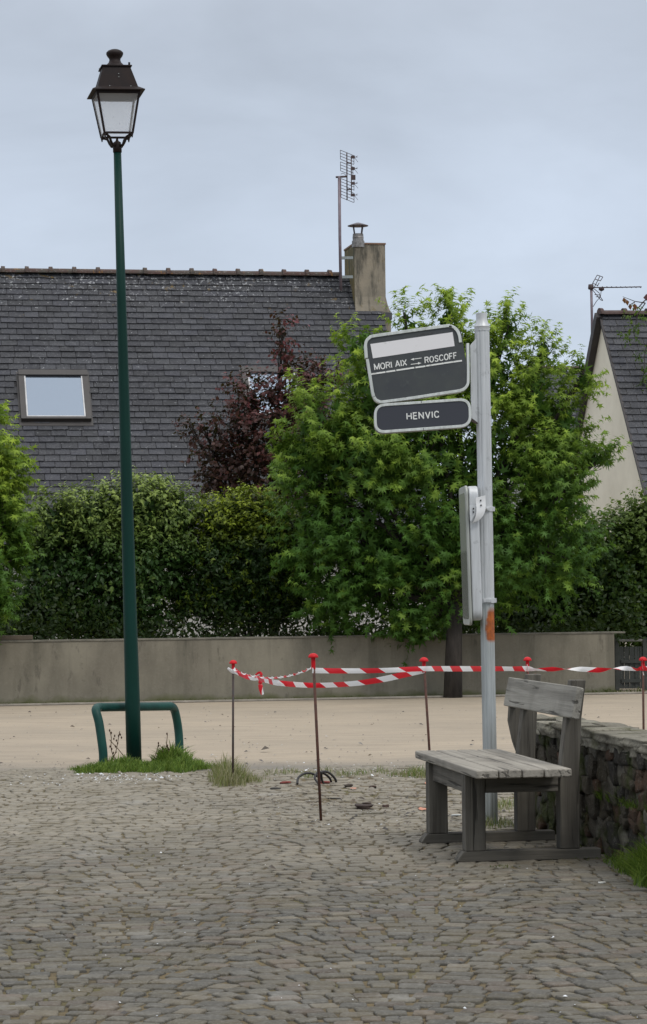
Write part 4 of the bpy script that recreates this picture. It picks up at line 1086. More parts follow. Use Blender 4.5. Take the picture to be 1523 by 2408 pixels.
t = NT('timetable_glass'); c = t.mix(t.rng(t.xyz()[2], at(0, 1310, Yp).z - .01, at(0, 1310, Yp).z + .01), (0.22, 0.225, 0.20), (0.36, 0.38, 0.33)); g_.build('case_glass', t.done(c, .2), cbody)
# curved hanger strap, clamps
st_ = MB(); yS_ = Yp - .235
path = [(373, 372, .030, 0), (375, 430, .030, 0), (378, 490, .029, -.004), (374, 545, .028, -.006), (358, 595, .025, -.004), (332, 635, .020, .0), (298, 662, .011, .004), (266, 676, .004, .008)]
P = smooth_path([K(x, y, yS_ + o_) for x, y, w_, o_ in path], 4); hws = []
for i in range(len(path) - 1):
    for k in range(4): hws.append(lerp(path[i][2], path[i + 1][2], k / 4))
hws.append(path[-1][2]); vs = []
for p, w_ in zip(P, hws):
    hw = Vector((w_, 0, w_ * .25)); bk = Vector((0, .006, 0)); vs += [p - hw, p + hw, p + hw + bk, p - hw + bk]
fs = []
for i in range(len(P) - 1):
    for k in range(4): fs.append((i * 4 + k, i * 4 + (k + 1) % 4, i * 4 + 4 + (k + 1) % 4, i * 4 + 4 + k))
fs += [(0, 3, 2, 1), tuple(len(vs) - 4 + k for k in range(4))]
st_.add(vs, fs); M_strap = simple('strap_white', (0.78, 0.79, 0.79), (0.62, 0.62, 0.62), 6, .35)
strap = st_.build('hanger_strap', M_strap, sign, smooth=False)
st_ = MB(); st_.prism([K(*p, yS_ + .004) for p in ((248, 474), (318, 474), (320, 560), (268, 652), (256, 640))], (0, .008, 0)); st_.build('hanger_plate', M_alu, sign, bevel=.0015)
st_ = MB(); A_, B_ = K(425, 500, yS_ + .03), K(440, 512, Yp - .04); st_.tube([A_, B_], .008, 8); st_.build('hanger_bolt', M_alu, sign)
for zx, zy, yy in ((375, 416, -.004), (378, 470, -.006), (294, 508, -.001), (294, 546, -.001)):
    w1 = MB(); w1.lathe([(.0045, -.0045), (.0045, .0045)], K(zx, zy, yS_ + yy), 8); w1.build('rivet', M_black, strap)
for y in (1197.5, 1412.5):
    A, B = pole(y + 6, y - 6, 0); w1 = MB(); w1.tube([A, B], .0505, 28); w1.box(A.lerp(B, .5) + Vector((.0, -.052, 0)), (.05, .012, .020)); w1.box(A.lerp(B, .5) + Vector((-.05, -.02, 0)), (.05, .03, .025)); w1.box(A.lerp(B, .5) + Vector((.05, -.01, 0)), (.018, .03, .028)); w1.build('clamp', M_alu, sign, bevel=.0015)

# ================================================================== WOODEN BENCH
bo = gnd(1094, 2022)
bo = Vector((at(1092, 1900, 13.72).x + .008, 13.72, 0))
bench = empty('wooden_bench', bo, Matrix.Rotation(math.radians(8.5), 3, 'Z')); tag(bench, 'weathered grey plank bench with a single thick back plank', 'bench')
LB_ = 1.04
def bx(name, mtl, lo, hi, bev=.008, par=None):
    b = MB(); b.box([(a_ + c_) / 2 for a_, c_ in zip(lo, hi)], [c_ - a_ for a_, c_ in zip(lo, hi)]); return b.build(name, mtl, par or bench, bevel=bev, local=True)
for l0 in (0.0, LB_):
    b = MB(); b.prism([(-.045, l0, 0), (.745, l0, 0), (.745, l0, .055), (-.012, l0, .055), (-.045, l0, .012)], (0, .10, 0)); b.build('skid', M_wx, bench, bevel=.005, local=True)
    bx('leg', M_wz, (0, l0 + .006, .0555), (.112, l0 + .10, .465), .006)
    b = MB(); prof = [(.52, .0555), (.630, .0555), (.634, .50), (.650, .76), (.678, .964), (.598, .964), (.566, .76), (.536, .52), (.523, .4)]
    b.prism([(w_, l0 + .008, z_) for w_, z_ in prof], (0, .09, 0)); b.build('back_post', M_wz, bench, bevel=.006, local=True)
    bx('cross_rail', M_wx, (.1145, l0 + .02, .365), (.5185, l0 + .085, .464), .004)
bx('long_rail', M_wy, (.025, .102, .36), (.075, LB_ + .004, .463), .004)
xs = [(-.006, .118), (.123, .252), (.257, .312), (.317, .44)]
rb = random.Random(5)
for i, (a_, c_) in enumerate([(-.008, .112), (.117, .238), (.243, .357), (.362, .507)]):
    e0 = -.33 + rb.uniform(-.006, .006)
    bx('seat_plank', M_ws, (a_, e0, .4665), (c_, 1.42 + rb.uniform(-.01, .01), .512), .009)
# back plank, tilted with the posts
b = MB(); b.prism([(.548, -.17, .765), (.592, -.17, .758), (.622, -.17, .925), (.582, -.17, .936)], (0, 1.68, 0)); b.build('backrest', M_wb, bench, bevel=.008, local=True)
b = MB()
b.prism([(.56, 1.36, .80), (.63, 1.36, .80), (.60, 1.36, .58), (.655, 1.36, .40), (.63, 1.36, .40), (.575, 1.36, .56), (.55, 1.36, .68)], (0, .05, 0))
b.build('back_brace', M_wz, bench, bevel=.004, local=True)

# ================================================================== DRY STONE WALL
P0 = Vector((1.245, 15.95, 0)); wd = Vector((.145, -.9894, 0)).normalized(); wn_ = Vector((-.9894, -.145, 0)).normalized()
sw = empty('dry_stone_wall', P0); tag(sw, 'low mossy rubble stone wall with flat pale capstones behind the bench', 'wall')
Lw, Hs, Tw = 6.4, .60, .30
t = NT('rubble'); a = t.attr(); n1 = t.noise(12, 6, .65); n2 = t.noise(50, 4, .7)
c = t.mix(t.rng(n1, .35, .65, 0, .7), a, (0.065, 0.058, 0.045)); c = t.mix(t.rng(n2, .56, .68, 0, .5), c, (0.26, 0.25, 0.21))
c = t.mix(t.rng(t.noise(5, 5), .5, .64, 0, .85), c, (0.045, 0.058, 0.014)); t.bump(t.math('ADD', n1, n2), 1.0, .03); M_rub = t.done(c, .95, 0, .15)
t = NT('capstone'); n1 = t.noise(7, 6, .65); n2 = t.noise(45, 4, .7)
c = t.mix(t.rng(n1, .35, .65, 0, .7), t.attr(), (0.15, 0.14, 0.11)); c = t.mix(t.rng(n2, .48, .66, 0, .65), c, (0.07, 0.065, 0.045)); c = t.mix(t.rng(t.noise(4, 5), .55, .65, 0, .6), c, (0.07, 0.075, 0.025)); t.bump(t.math('ADD', n1, n2), .8, .012); M_cap = t.done(c, .95, 0, .15)
b = MB(); b.prism([P0 + wd * .05 - wn_ * .05 + Z * -.05, P0 + wd * Lw - wn_ * .05 + Z * -.05, P0 + wd * Lw - wn_ * .05 + Z * (Hs - .01), P0 + wd * .05 - wn_ * .05 + Z * (Hs - .01)], -wn_ * (Tw - .09))
b.build('wall_core', simple('dark_earth', (0.02, 0.017, 0.013), (0.035, 0.035, 0.015), 9, .95), sw)
def rock(b, c_, half, ax3, rr, col, n=4, pw=.55, amp=.10, skew=False):
    """rounded irregular block; ax3 = three unit axes"""
    ph = [rr.uniform(0, 6.3) for _ in range(6)]; sk = [rr.uniform(-.28, .28) for _ in range(4)]; idx = {}; vs = []; fs = []
    def vid(p):
        k = tuple(round(v, 4) for v in p)
        if k not in idx:
            idx[k] = len(vs); v = Vector(p); L_ = v.length; sp_ = v / L_ * (max(abs(v.x), abs(v.y), abs(v.z)) * 1.15)
            q_ = v.lerp(sp_, pw)
            nn = math.sin(v.x * 2.3 + ph[0] + v.z * 2) * .5 + math.sin(v.y * 3.1 + ph[1] + v.x * 2) * .3 + math.sin(v.z * 3.7 + ph[2]) * .4
            q_ = q_ * (1 + amp * nn)
            if skew: q_ = Vector((q_.x * (1 + sk[0] * q_.z) + sk[1] * q_.z * .5, q_.y, q_.z * (1 + sk[2] * q_.x) + sk[3] * q_.x * .5))
            vs.append(c_ + ax3[0] * q_.x * half[0] + ax3[1] * q_.y * half[1] + ax3[2] * q_.z * half[2])
        return idx[k]
    for a_ in range(3):
        for sg in (-1, 1):
            for i in range(n):
                for j in range(n):
                    q4 = []
                    for di, dj in ((0, 0), (1, 0), (1, 1), (0, 1)):
                        p = [0, 0, 0]; p[a_] = sg; p[(a_ + 1) % 3] = -1 + 2 * (i + di) / n; p[(a_ + 2) % 3] = -1 + 2 * (j + dj) / n; q4.append(vid(p))
                    fs.append(tuple(q4))
    b.add(vs, fs, col)
b = MB(); rr = random.Random(21); z = 0.0
rows = []
while z < Hs - .03:
    h_ = rr.choice([.05, .07, .09, .12]); h_ = min(h_, Hs - z); rows.append((z, h_)); z += h_
for z, h_ in rows:
    u = rr.uniform(-.03, .0)
    while u < Lw:
        w_ = rr.uniform(.06, .20) * (1.2 if h_ > .1 else 1); g_ = rr.uniform(.6, 1.25)
        base_c = rr.choice([(0.075, 0.065, 0.05), (0.13, 0.115, 0.09), (0.06, 0.056, 0.052), (0.16, 0.095, 0.065), (0.21, 0.195, 0.16), (0.10, 0.085, 0.06)])
        an = rr.gauss(0, .22); ax3 = (wd * math.cos(an) + Z * math.sin(an), wn_, -wd * math.sin(an) + Z * math.cos(an))
        sub = [(z, h_)] if rr.random() < .72 or h_ < .1 else [(z, h_ * .5), (z + h_ * .5, h_ * .5)]
        for z_, hh_ in sub:
            rock(b, P0 + wd * (u + w_ / 2) - wn_ * (.045 + rr.uniform(-.018, .02)) + Z * (z_ + hh_ / 2), (w_ / 2 * 1.02, .06, hh_ / 2 * 1.06), ax3, rr, (base_c[0] * g_, base_c[1] * g_, base_c[2] * g_, 1), 5, .06, .09, True)
        u += w_ + rr.uniform(-.01, .012)
# end face towards the lot
for z, h_ in rows:
    for kk in range(2):
        rock(b, P0 + wd * .03 - wn_ * (.10 + kk * .12) + Z * (z + h_ / 2), (.06, .07, h_ / 2), (wd, wn_, Z), rr, (0.1, .09, .075, 1))
rub = b.build('rubble_face', M_rub, sw, smooth=True)
b = MB()
for lay, (zc_, th_, ov_, lo_, hi_) in enumerate(((Hs + .008, .026, .0, .10, .30), (Hs + .040, .024, .012, .16, .42))):
    u = -.05
    while u < Lw:
        w_ = rr.uniform(lo_, hi_); split_ = rr.uniform(.35, .65); g_ = rr.uniform(.75, 1.2)
        for (v0, v1) in ((-.01, split_), (split_, 1.0)):
            an = rr.gauss(0, .03); vm = (v0 + v1) / 2 * (Tw + .04) - .015
            rock(b, P0 + wd * (u + w_ / 2 + rr.uniform(-.02, .02)) - wn_ * (vm + rr.uniform(-.015, .012) - ov_) + Z * (zc_ + rr.uniform(-.010, .010)), (w_ / 2 * 1.02, (v1 - v0) * (Tw + .04) / 2 * 1.03, th_), (wd, wn_, (Z + wd * an).normalized()), rr, (.26 * g_, .245 * g_, .2 * g_, 1), 6, .12, .13)
        u += w_ - .004
b.build('capstones', M_cap, sw, smooth=True)

# ================================================================== GRASS (uncountable)
def grass(name, label, centers, n, hmin, hmax, cols, wdt=.004, lean=.5, rs=1, zb_=0.0):
    """centers: (x, y, rx, ry) in metres"""
    r = np.random.RandomState(rs); P = []; 
    w = np.array([c_[2] * c_[3] * (c_[4] if len(c_) > 4 else 1) for c_ in centers]); w /= w.sum(); li = r.choice(len(centers), n, p=w)
    an = r.uniform(0, 2 * np.pi, n); q = np.sqrt(r.rand(n)) * (1 + .25 * np.sin(an * 5 + li))
    X = np.array([c_[0] for c_ in centers])[li] + np.cos(an) * q * np.array([c_[2] for c_ in centers])[li]
    Y = np.array([c_[1] for c_ in centers])[li] + np.sin(an) * q * np.array([c_[3] for c_ in centers])[li]
    hs = r.uniform(hmin, hmax, n) * (1.15 - .6 * q) * np.array([c_[5] if len(c_) > 5 else 1 for c_ in centers])[li]
    th = r.uniform(0, 2 * np.pi, n); ln = r.uniform(.1, 1, n) * lean
    D = np.stack([np.cos(th), np.sin(th)], 1); V = np.zeros((n, 7, 3)); side = np.stack([-np.sin(th + 1), np.cos(th + 1)], 1)
    for k, (tt, ww) in enumerate(((0, 1), (.4, .85), (.75, .5))):
        b2_ = np.stack([X, Y], 1) + D * (ln * hs * tt ** 1.8)[:, None]; z_ = zb_ + hs * tt * (1 - .25 * ln * tt)
        for sg in (0, 1):
            V[:, k * 2 + sg, :2] = b2_ + side * (wdt * ww * (sg - .5) * (hs / hmax + .5))[:, None]; V[:, k * 2 + sg, 2] = z_
    V[:, 6, :2] = np.stack([X, Y], 1) + D * (ln * hs)[:, None]; V[:, 6, 2] = zb_ + hs * (1 - .3 * ln)
    base_f = [(0, 1, 3), (0, 3, 2), (2, 3, 5), (2, 5, 4), (4, 5, 6)]
    Fc = (np.array(base_f)[None] + (np.arange(n) * 7)[:, None, None]).reshape(-1, 3)
    me = bpy.data.meshes.new(name); me.vertices.add(n * 7); me.vertices.foreach_set('co', V.astype(np.float32).ravel())
    me.loops.add(len(Fc) * 3); me.loops.foreach_set('vertex_index', Fc.astype(np.int32).ravel()); me.polygons.add(len(Fc)); me.polygons.foreach_set('loop_start', np.arange(0, len(Fc) * 3, 3, dtype=np.int32)); me.update(calc_edges=True)
    cs = np.array(cols)[r.randint(0, len(cols), n)] * r.uniform(.7, 1.25, (n, 1)); cc_ = np.ones((n, 7, 4), np.float32); cc_[:, :, :3] = cs[:, None, :]
    me.color_attributes.new('Col', 'FLOAT_COLOR', 'POINT').data.foreach_set('color', cc_.ravel()); me.materials.append(M_grass)
    o = bpy.data.objects.new(name, me); C.objects.link(o); tag(o, label, 'grass', kind='stuff'); return o
def gc(x, y, rx, ryd, dens=1, hh=1):
    p = gnd(x, y); return (p.x, p.y, rx * p.y / F_PX, ryd, dens, hh)
GR = [(0.09, 0.16, 0.025), (0.14, 0.22, 0.035), (0.19, 0.26, 0.05), (0.07, 0.12, 0.02)]
grass('lamp_grass', 'green grass tufts around the foot of the green lamp post', [gc(240, 1813, 72, .35), gc(330, 1811, 90, .4), gc(420, 1808, 85, .45, 1.2, 1.2), gc(405, 1801, 42, .22, 3, 2.3), gc(285, 1806, 60, .2, 1, 1.5)], 7000, .04, .10, GR, .0065, .9, 1)
DR = [(0.24, 0.23, 0.10), (0.30, 0.27, 0.15), (0.16, 0.20, 0.06), (0.33, 0.30, 0.2)]
grass('dry_grass', 'pale dry grass around the left stake beyond the cobbles', [gc(545, 1842, 48, .45, 1, 1.5), gc(590, 1838, 40, .3, .5, .6), gc(530, 1825, 35, .5, .7, 1.4)], 1500, .05, .15, DR, .004, .7, 2)
grass('thin_grass', 'thin dry grass along the ragged edge of the cobbles', [gc(x_, 1822 + rnd.uniform(-6, 10), 26, .25) for x_ in range(640, 1010, 42)] + [gc(985, 1825, 45, .3, 2, 1.4), gc(1165, 1942, 50, .3, 2, 1.1), gc(1190, 1900, 40, .4, 1, 1.2)], 1500, .02, .08, DR + GR[:1], .004, .8, 3)
grass('wall_foot_grass', 'long bright green grass at the foot of the dry stone wall', [(1.60, 13.0, .10, .35, 1, .8), (1.52, 13.4, .05, .35, 1, .5), (1.66, 12.75, .15, .45, 2, 1.25), (1.78, 12.3, .2, .4, 1, 1.3)], 2600, .08, .24, GR, .006, 1.2, 4)
grass('verge_grass', 'sparse mossy grass along the foot of the low wall', [(wallp(u_, 0, -.05).x, wallp(u_, 0, -.05).y, .35, .08, 1, .8 + .8 * (u_ > 8.2)) for u_ in np.arange(-.5, 11.5, .45)], 3200, .02, .06, [(0.09, 0.11, 0.03), (0.13, 0.13, 0.05), (0.06, 0.08, 0.02)], .007, .8, 5)
grass('bench_moss', 'low mossy grass in the joints beside the bench skids', [(.93, 13.45, .10, .05), (.62, 14.9, .08, .06), (1.35, 13.9, .14, .2), (1.5, 14.4, .1, .5)], 700, .006, .022, [(0.08, 0.11, 0.025), (0.12, 0.12, 0.04)], .005, 1, 6)
grass('wall_weeds', 'small weeds and moss growing between the stones of the dry stone wall', [(P0.x + wd.x * u_ + wn_.x * .0, P0.y + wd.y * u_, .03, .10) for u_ in (1.9, 2.1, 2.35, 2.5, 2.6, 2.9, 3.2)], 700, .03, .10, GR, .005, 1.6, 7, zb_=.30)

# tall weeds by the lamp
M_stalk = simple('dry_stalk', (0.12, 0.075, 0.035), (0.07, 0.05, 0.03), 20, .9)
def weed(stems, heads, label, col=M_stalk):
    p = gnd(*stems[0][0]); o = empty('dry_weed', p); tag(o, label, 'weed', 'dry weeds at the lamp post'); Y = p.y
    b = MB()
    for s_ in stems: b.tube(smooth_path([at(x, y, Y) for x, y in s_], 3), .0035, 5)
    stk_ = b.build('stalks', col, o)
    ms_ = simple('seed', (0.07, 0.035, 0.02), None, 30, .9)
    for x, y in heads:
        b = MB(); c_ = at(x, y, Y); b.lathe([(.001, -.012), (.006, -.004), (.007, .003), (.001, .012)], c_, 6); b.build('seed_head', ms_, o)
weed([[(276, 1800), (262, 1765), (262, 1735), (258, 1718)], [(300, 1790), (278, 1762), (262, 1745), (258, 1740)], [(258, 1802), (272, 1770), (279, 1735), (282, 1720)], [(256, 1800), (262, 1785), (275, 1768)]],
     [(258, 1718), (262, 1724), (270, 1731), (268, 1738), (274, 1742), (279, 1731), (283, 1728), (286, 1735), (277, 1748), (263, 1762), (259, 1756), (272, 1756), (267, 1771)], 'branching dry weed stalk left of the lamp post')
weed([[(352, 1802), (366, 1775), (373, 1750)], [(386, 1798), (390, 1770), (393, 1740), (394, 1725)], [(388, 1795), (383, 1770), (383, 1762)], [(388, 1790), (396, 1770), (396, 1762)]],
     [(373, 1748), (373, 1754), (383, 1758), (393, 1726), (394, 1754), (396, 1762), (390, 1768), (387, 1776), (381, 1782)], 'reddish dry dock stalks right of the lamp post')

# ================================================================== BARRIER STAKES AND TAPE
stakes = [((548, 1846), (549, 1563), M_bar, 'leftmost barrier stake, dark bar with red mushroom cap in dry grass', .0105, .031),
          ((756, 1930), (737.5, 1549), M_rust, 'nearest barrier stake, rusty bar with red mushroom cap on the cobbles', .0115, .0335),
          ((1020, 1901), (998, 1558), M_rust, 'barrier stake with red cap whose foot is hidden behind the bench leg', .0105, .031),
          ((1243, 1853), (1241.5, 1556), M_rust, 'barrier stake with red cap standing behind the bench backrest', .0105, .031),
          ((1516, 1852), (1513.5, 1556), M_rust, 'barrier stake wound with tape at the right edge beyond the stone wall', .0105, .031)]
tips = []
for (bx_, by_), (tx_, ty_), mt_, lab, rr_, cr_ in stakes:
    p = gnd(bx_, by_); q_ = at(tx_, ty_, p.y); o = empty('barrier_stake', p); tag(o, lab, 'barrier stake', 'stakes holding the barrier tape')
    b = MB(); b.tube([p - Z * .04, q_], rr_ * .8, 10); b.build('bar', mt_, o, smooth=True)
    dr = (q_ - p).normalized(); c0 = q_ - dr * .045
    b = MB(); b.lathe([(cr_ * .40, -.075), (cr_ * .42, -.01), (cr_ * .45, .0), (cr_ * .95, -.002), (cr_, .003), (cr_ * .93, .010), (cr_ * .72, .019), (cr_ * .4, .025), (.002, .027)], q_ + dr * .008, 18); b.build('cap', M_redcap, o, auto=40)
    tips.append((p, q_, dr))
# tape material: diagonal red / white stripes along the ribbon
t = NT('barrier_tape')
uvn = t.n.new('ShaderNodeUVMap'); sx = t.n.new('ShaderNodeSeparateXYZ'); t.l.new(uvn.outputs[0], sx.inputs[0])
ph_ = t.math('FRACT', t.math('ADD', t.math('DIVIDE', sx.outputs[0], .37), t.math('MULTIPLY', sx.outputs[1], .20)))
c = t.mix(t.math('GREATER_THAN', ph_, .5), (0.80, 0.80, 0.80), (0.66, 0.012, 0.025)); M_tape = t.done(c, .38)
trn = t.n.new('ShaderNodeBsdfTranslucent'); t.l.new(c, trn.inputs['Color']); ms = t.n.new('ShaderNodeMixShader'); ms.inputs[0].default_value = .25
t.l.new(t.p.outputs[0], ms.inputs[1]); t.l.new(trn.outputs[0], ms.inputs[2]); t.l.new(ms.outputs[0], t.n['Material Output'].inputs['Surface'])
def ribbon(name, ctrl, parent, phase=0.0, n=10):
    """ctrl: (x, y, depth, width in metres, twist in degrees) in order along the tape"""
    P = smooth_path([at(x, y, Y) for x, y, Y, w_, a_ in ctrl], n); m_ = len(P)
    ws = []; tw = []
    for i in range(len(ctrl) - 1):
        for k in range(n): ws.append(lerp(ctrl[i][3], ctrl[i + 1][3], k / n)); tw.append(lerp(ctrl[i][4], ctrl[i + 1][4], k / n))
    ws.append(ctrl[-1][3]); tw.append(ctrl[-1][4])
    vs = []; us = []; L_ = phase
    for i, p in enumerate(P):
        tg = (P[min(i + 1, m_ - 1)] - P[max(i - 1, 0)]).normalized(); s_ = tg.cross(Vector((0, 1, 0))).normalized(); 
        if s_.z < 0: s_ = -s_
        s_ = Matrix.Rotation(math.radians(tw[i]), 3, tg) @ s_
        if i: L_ += (P[i] - P[i - 1]).length
        for k in range(4):
            v = k / 3 - .5; bulge = Vector((0, -.004 * (1 - (2 * v) ** 2) + .0015 * math.sin(i * .9 + k), 0)); vs.append(p + s_ * ws[i] * v + bulge); us.append((L_, k / 3))
    fs = [(i * 4 + k, i * 4 + k + 1, i * 4 + 5 + k, i * 4 + 4 + k) for i in range(m_ - 1) for k in range(3)]
    mi = INV[parent.name]; me = bpy.data.meshes.new(name); me.from_pydata([tuple(mi @ v) for v in vs], [], fs)
    uv = me.uv_layers.new(name='UVMap')
    for lp in me.loops: uv.data[lp.index].uv = us[lp.vertex_index]
    me.polygons.foreach_set('use_smooth', [True] * len(fs)); me.materials.append(M_tape)
    o = bpy.data.objects.new(name, me); C.objects.link(o); o.parent = parent; return o
(pA, qA, _), (pB, qB, _), (pC, qC, _), (pD, qD, _), (pE, qE, _) = tips
tp = empty('barrier_tape', at(740, 1580, pB.y)); tag(tp, 'red and white striped barrier tape strung between the red capped stakes', 'tape')
yA_, yB_, yC_, yD_, yE_ = pA.y, pB.y, pC.y, pD.y, pE.y
ribbon('upper_run', [(735, 1577, yB_ - .02, .035, 0), (800, 1578, lerp(yB_, yC_, .25), .034, 0), (900, 1577, lerp(yB_, yC_, .62), .033, 5), (998, 1573, yC_ - .03, .034, 0), (1070, 1573, lerp(yC_, yD_, .3), .038, 5), (1150, 1573, lerp(yC_, yD_, .62), .038, 8),
   (1200, 1573, lerp(yC_, yD_, .82), .036, 25), (1241, 1573, yD_ - .03, .04, 0), (1262, 1575, yD_, .025, 50), (1300, 1574, yD_, .034, 10), (1345, 1574, yD_, .03, 120), (1370, 1574, yD_, .036, 180), (1410, 1576, yD_ + .02, .038, 190), (1440, 1573, yD_ + .02, .03, 260), (1475, 1572, yD_ + .03, .034, 360), (1500, 1575, yE_ - .03, .022, 400), (1514, 1572, yE_ - .03, .036, 370), (1560, 1575, yE_ + .2, .036, 370)], tp, 0.0, 8)
ribbon('lower_run', [(598, 1592, lerp(yA_, yB_, .25), .030, 10), (625, 1600, lerp(yA_, yB_, .35), .036, 0), (660, 1607, lerp(yA_, yB_, .5), .038, 0), (740, 1612, lerp(yA_, yC_, .5), .036, 0), (830, 1608, lerp(yA_, yC_, .7), .036, 5), (900, 1598, lerp(yA_, yC_, .8), .040, 0), (950, 1587, lerp(yA_, yC_, .9), .042, 0), (998, 1577, yC_ - .02, .036, 0)], tp, .05, 8)
# twisted run from the left stake to the near stake
tw_ = []
for i in range(23):
    k = i / 22; x = lerp(548, 737, k); y = 1575 * (1 - k) + 1568 * k + 4 * 21 * k * (1 - k) * 1.05; tw_.append((x, y, lerp(yA_ - .02, yB_ + .02, k), .020, 150 * i))
ribbon('twisted_run', tw_, tp, 0, 6)
ribbon('second_strand', [(549, 1575, yA_ - .03, .04, 0), (565, 1585, yA_ - .1, .034, 20), (582, 1592, yA_ - .2, .036, -10), (600, 1597, yA_ - .3, .026, 20), (612, 1595, yA_ - .35, .02, 60)], tp, .1, 6)
ribbon('knot_wrap', [(536, 1571, yA_ - .03, .012, 0), (541, 1575, yA_ - .04, .026, 30), (549, 1580, yA_ - .045, .03, 10), (560, 1580, yA_ - .03, .02, 0)], tp, .02, 6)
ribbon('loose_end', [(598, 1594, yA_ - .5, .02, 10), (610, 1583, yA_ - .52, .026, 30), (615, 1588, yA_ - .53, .022, 0), (613, 1605, yA_ - .53, .030, 10), (614, 1620, yA_ - .53, .034, 20), (618, 1634, yA_ - .53, .020, 10)], tp, .12, 6)
ribbon('far_wrap', [(1241, 1563, yD_ - .03, .03, 80), (1243, 1580, yD_ - .035, .035, 100), (1248, 1592, yD_ - .03, .045, 60), (1262, 1590, yD_ - .03, .04, 20)], tp, .12, 6)
ribbon('end_wrap', [(1512, 1550, yE_ - .03, .03, 90), (1513, 1572, yE_ - .035, .035, 100), (1515, 1588, yE_ - .03, .03, 80)], tp, .3, 6)

# ================================================================== DEBRIS
cable = gnd(768, 1846); cb = empty('rubber_hose', cable); tag(cb, 'looped black rubber hose lying in weeds at the paving edge', 'hose')
b = MB(); Yc = cable.y
for path in ([(752, 1846), (741, 1830), (748, 1817), (762, 1819), (777, 1832), (780, 1848)], [(752, 1846), (754, 1822), (760, 1815), (775, 1818), (790, 1834), (790, 1848)], [(700, 1844), (702, 1830), (716, 1820), (735, 1820), (756, 1832)], [(756, 1815), (758, 1835), (764, 1846)]):
    b.tube(smooth_path([at(x, y, Yc + .05 * i) for i, (x, y) in enumerate(path)], 5), .009, 8)
b.build('hose_loops', M_black, cb, smooth=True)
def chunk(name, x, y, w_, h_, col, label, cat, group='scraps on the cobbles', d_=None):
    p = gnd(x, y); rr = random.Random(int(x * 7 + y)); b = MB(); px_ = p.y / F_PX
    rock(b, p + Z * (h_ * px_ * .5), (w_ * px_ / 2, (d_ or w_ * px_ / 2), h_ * px_ / 2), (Vector((1, 0, 0)), Vector((0, 1, 0)), Z), rr, (*col, 1), 4, .35, .25)
    o = b.build(name, simple(name + '_m', col, tuple(v * .6 for v in col), 30, .9, bump=.6, bdist=.01), smooth=True); tag(o, label, cat, group); return o
chunk('clay_lump', 1130.5 - 1, 1905, 8, 5, (.08, .05, .03), 'tiny brown lump behind the bench leg', 'lump')
chunk('clay_lump', 858, 1902, 40, 9, (.06, .04, .032), 'long dark brown clod of bark on the pale cobbles', 'clod')
chunk('clay_lump', 863, 1896, 22, 8, (.09, .065, .05), 'crumbled bark heap on top of the long dark clod', 'clod')
chunk('clay_lump', 908, 1900, 15, 7, (.075, .045, .035), 'small brown clod right of the long dark clod', 'clod')
chunk('stone_piece', 821, 1851, 17, 7, (.07, .055, .042), 'brown stone right of the black hose', 'stone')
chunk('stone_piece', 877, 1852, 15, 4, (.08, .05, .035), 'flat reddish stone beyond the brown stone', 'stone')
chunk('stone_piece', 648, 1858, 24, 5, (.05, .048, .042), 'dark flat stone right of the left stake', 'stone')
chunk('brick_shard', 672, 1843, 22, 5, (.22, .05, .04), 'red brick shard left of the black hose', 'shard')
chunk('brick_shard', 762, 1843, 26, 5, (.25, .06, .05), 'red brick shard under the black hose', 'shard')
chunk('wood_splinter', 786, 1880, 30, 3, (.05, .045, .035), 'thin dark splinter right of the near stake', 'splinter', d_=.02)
chunk('leaf_clump', 1075, 1842, 28, 10, (.06, .045, .03), 'dark clump of leaves seen under the bench seat', 'clump')
chunk('white_scrap', 1074, 1919, 22, 3, (.5, .52, .5), 'pale flat scrap on the ground under the bench', 'scrap', d_=.03)
chunk('white_scrap', 1160 - 743 + 1000, 2077, 16, 2, (.6, .6, .56), 'thin white scrap on the cobbles in front of the bench', 'scrap', d_=.02)
# orange survey paint marks
t = NT('marking_paint'); c = t.mix(t.rng(t.noise(30, 6, .7), .4, .62), (0.60, 0.20, 0.11), (0.3, 0.25, 0.19)); M_mark = t.done(c, .8)
for i, (x, y, w_, h_, lab) in enumerate(((1006, 1846, 12, .5, 'orange paint dash at the paving edge'), (832, 1857, 18, .18, 'orange paint dash near the brown stones'), (995, 1905, 24, .25, 'orange paint patch left of the bench'), (1033, 1928, 18, .22, 'orange paint smear by the bench far leg'))):
    p = gnd(x, y); wd2 = w_ * p.y / F_PX; b = MB(); rr = random.Random(i); pts = []
    for k in range(14):
        a_ = k / 14 * 2 * math.pi; q_ = rr.uniform(.6, 1.1); pts.append((p.x + math.cos(a_) * wd2 / 2 * q_, p.y + math.sin(a_) * h_ / 2 * q_, .008))
    b.add(pts, [tuple(range(14))]); o = b.build('paint_mark', M_mark); tag(o, lab, 'paint mark', 'orange survey marks')
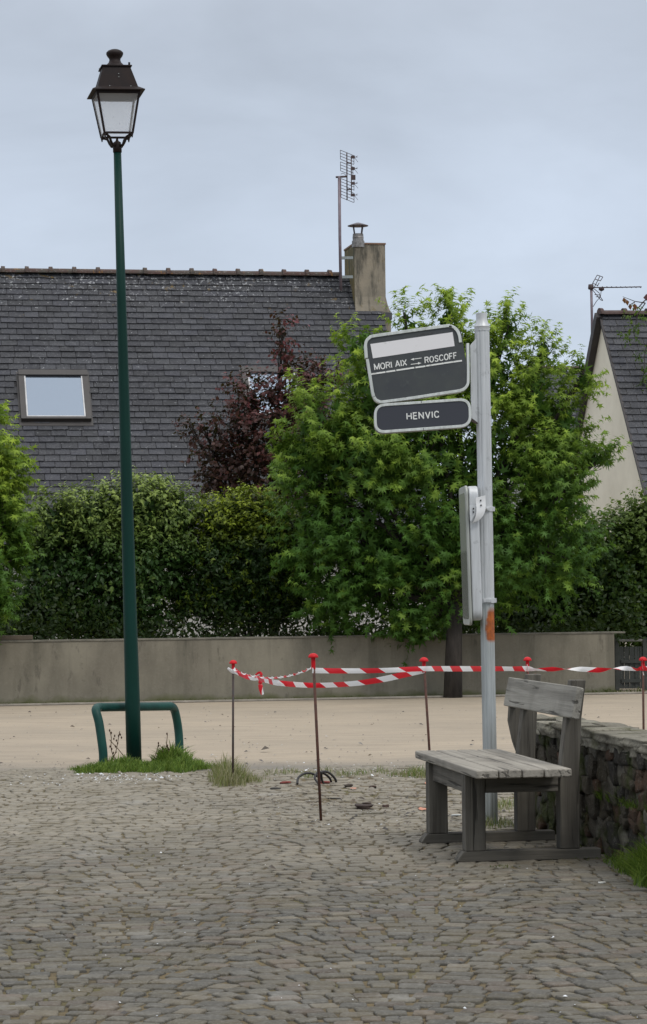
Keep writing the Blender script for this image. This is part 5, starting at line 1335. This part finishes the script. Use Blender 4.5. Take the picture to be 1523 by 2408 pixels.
# scattered pale glass crumbs and leaf litter (too many to count)
def scatter(name, label, cat, zones, n, smin, smax, cols, mtl, rs, lift=.004):
    r = np.random.RandomState(rs); b = MB()
    for i in range(n):
        x0, x1, y0, y1 = zones[r.randint(len(zones))]; p = gnd(r.uniform(x0, x1), r.uniform(y0, y1)); s_ = r.uniform(smin, smax) * (1 + (r.rand() < .08)); a_ = r.uniform(0, 6.3)
        tl = r.uniform(-.5, .5); col = cols[r.randint(len(cols))]; vs = []
        for k in range(4):
            q_ = s_ * r.uniform(.5, 1.1); aa = a_ + k * math.pi / 2; vs.append(Vector((p.x + math.cos(aa) * q_, p.y + math.sin(aa) * q_, lift + tl * math.cos(aa) * q_ * .8 + s_ * .4)))
        top = Vector((p.x, p.y, lift + s_ * .9)); b.add(vs + [top], [(0, 1, 4), (1, 2, 4), (2, 3, 4), (3, 0, 4), (3, 2, 1, 0)], (*col, 1))
    o = b.build(name, mtl); tag(o, label, cat, kind='stuff'); return o
t = NT('crumb'); M_crumb = t.done(t.attr(), .35)
WH = [(.55, .58, .6), (.7, .72, .74), (.4, .42, .44)]
scatter('glass_crumbs', 'pale glass crumbs glinting along the cobble edge by the lamp post', 'glass crumbs', [(20, 480, 1822, 1850), (180, 420, 1822, 1838), (180, 420, 1822, 1838), (640, 1000, 1795, 1835)], 230, .004, .011, WH, M_crumb, 1)
scatter('grit', 'scattered pale grit over the cobbles', 'grit', [(0, 1523, 1850, 2400), (500, 1000, 1850, 1960)], 120, .003, .006, WH, M_crumb, 2)
LT = [(.05, .035, .02), (.09, .06, .03), (.035, .028, .02), (.13, .10, .05)]
scatter('leaf_litter', 'brown leaf litter caught between the cobbles', 'leaf litter', [(0, 1523, 1840, 2400), (600, 1100, 1850, 1960), (600, 1100, 1850, 1960), (900, 1300, 1900, 1960)], 420, .006, .018, LT, M_crumb, 3, .002)
scatter('lot_litter', 'twigs and leaf scraps on the sand lot', 'litter', [(0, 1523, 1665, 1800)], 60, .01, .03, LT, M_crumb, 4, .0)

GV = [(.22, .19, .15), (.3, .27, .22), (.14, .13, .11), (.36, .33, .28), (.09, .08, .07)]
scatter('gravel', 'loose gravel and grit blending the cobble edge into the sand lot', 'gravel', [(0, 1523, 1792, 1832), (0, 1523, 1808, 1828), (560, 1240, 1840, 1900)], 1500, .005, .015, GV, NT('gravel_stone').done((0.22, 0.195, 0.16), .95), 5, -.003)
scatter('lot_gravel', 'sparse dark pebbles over the sand lot', 'gravel', [(0, 1523, 1662, 1800)], 420, .006, .016, GV, M_crumb, 6, -.004)
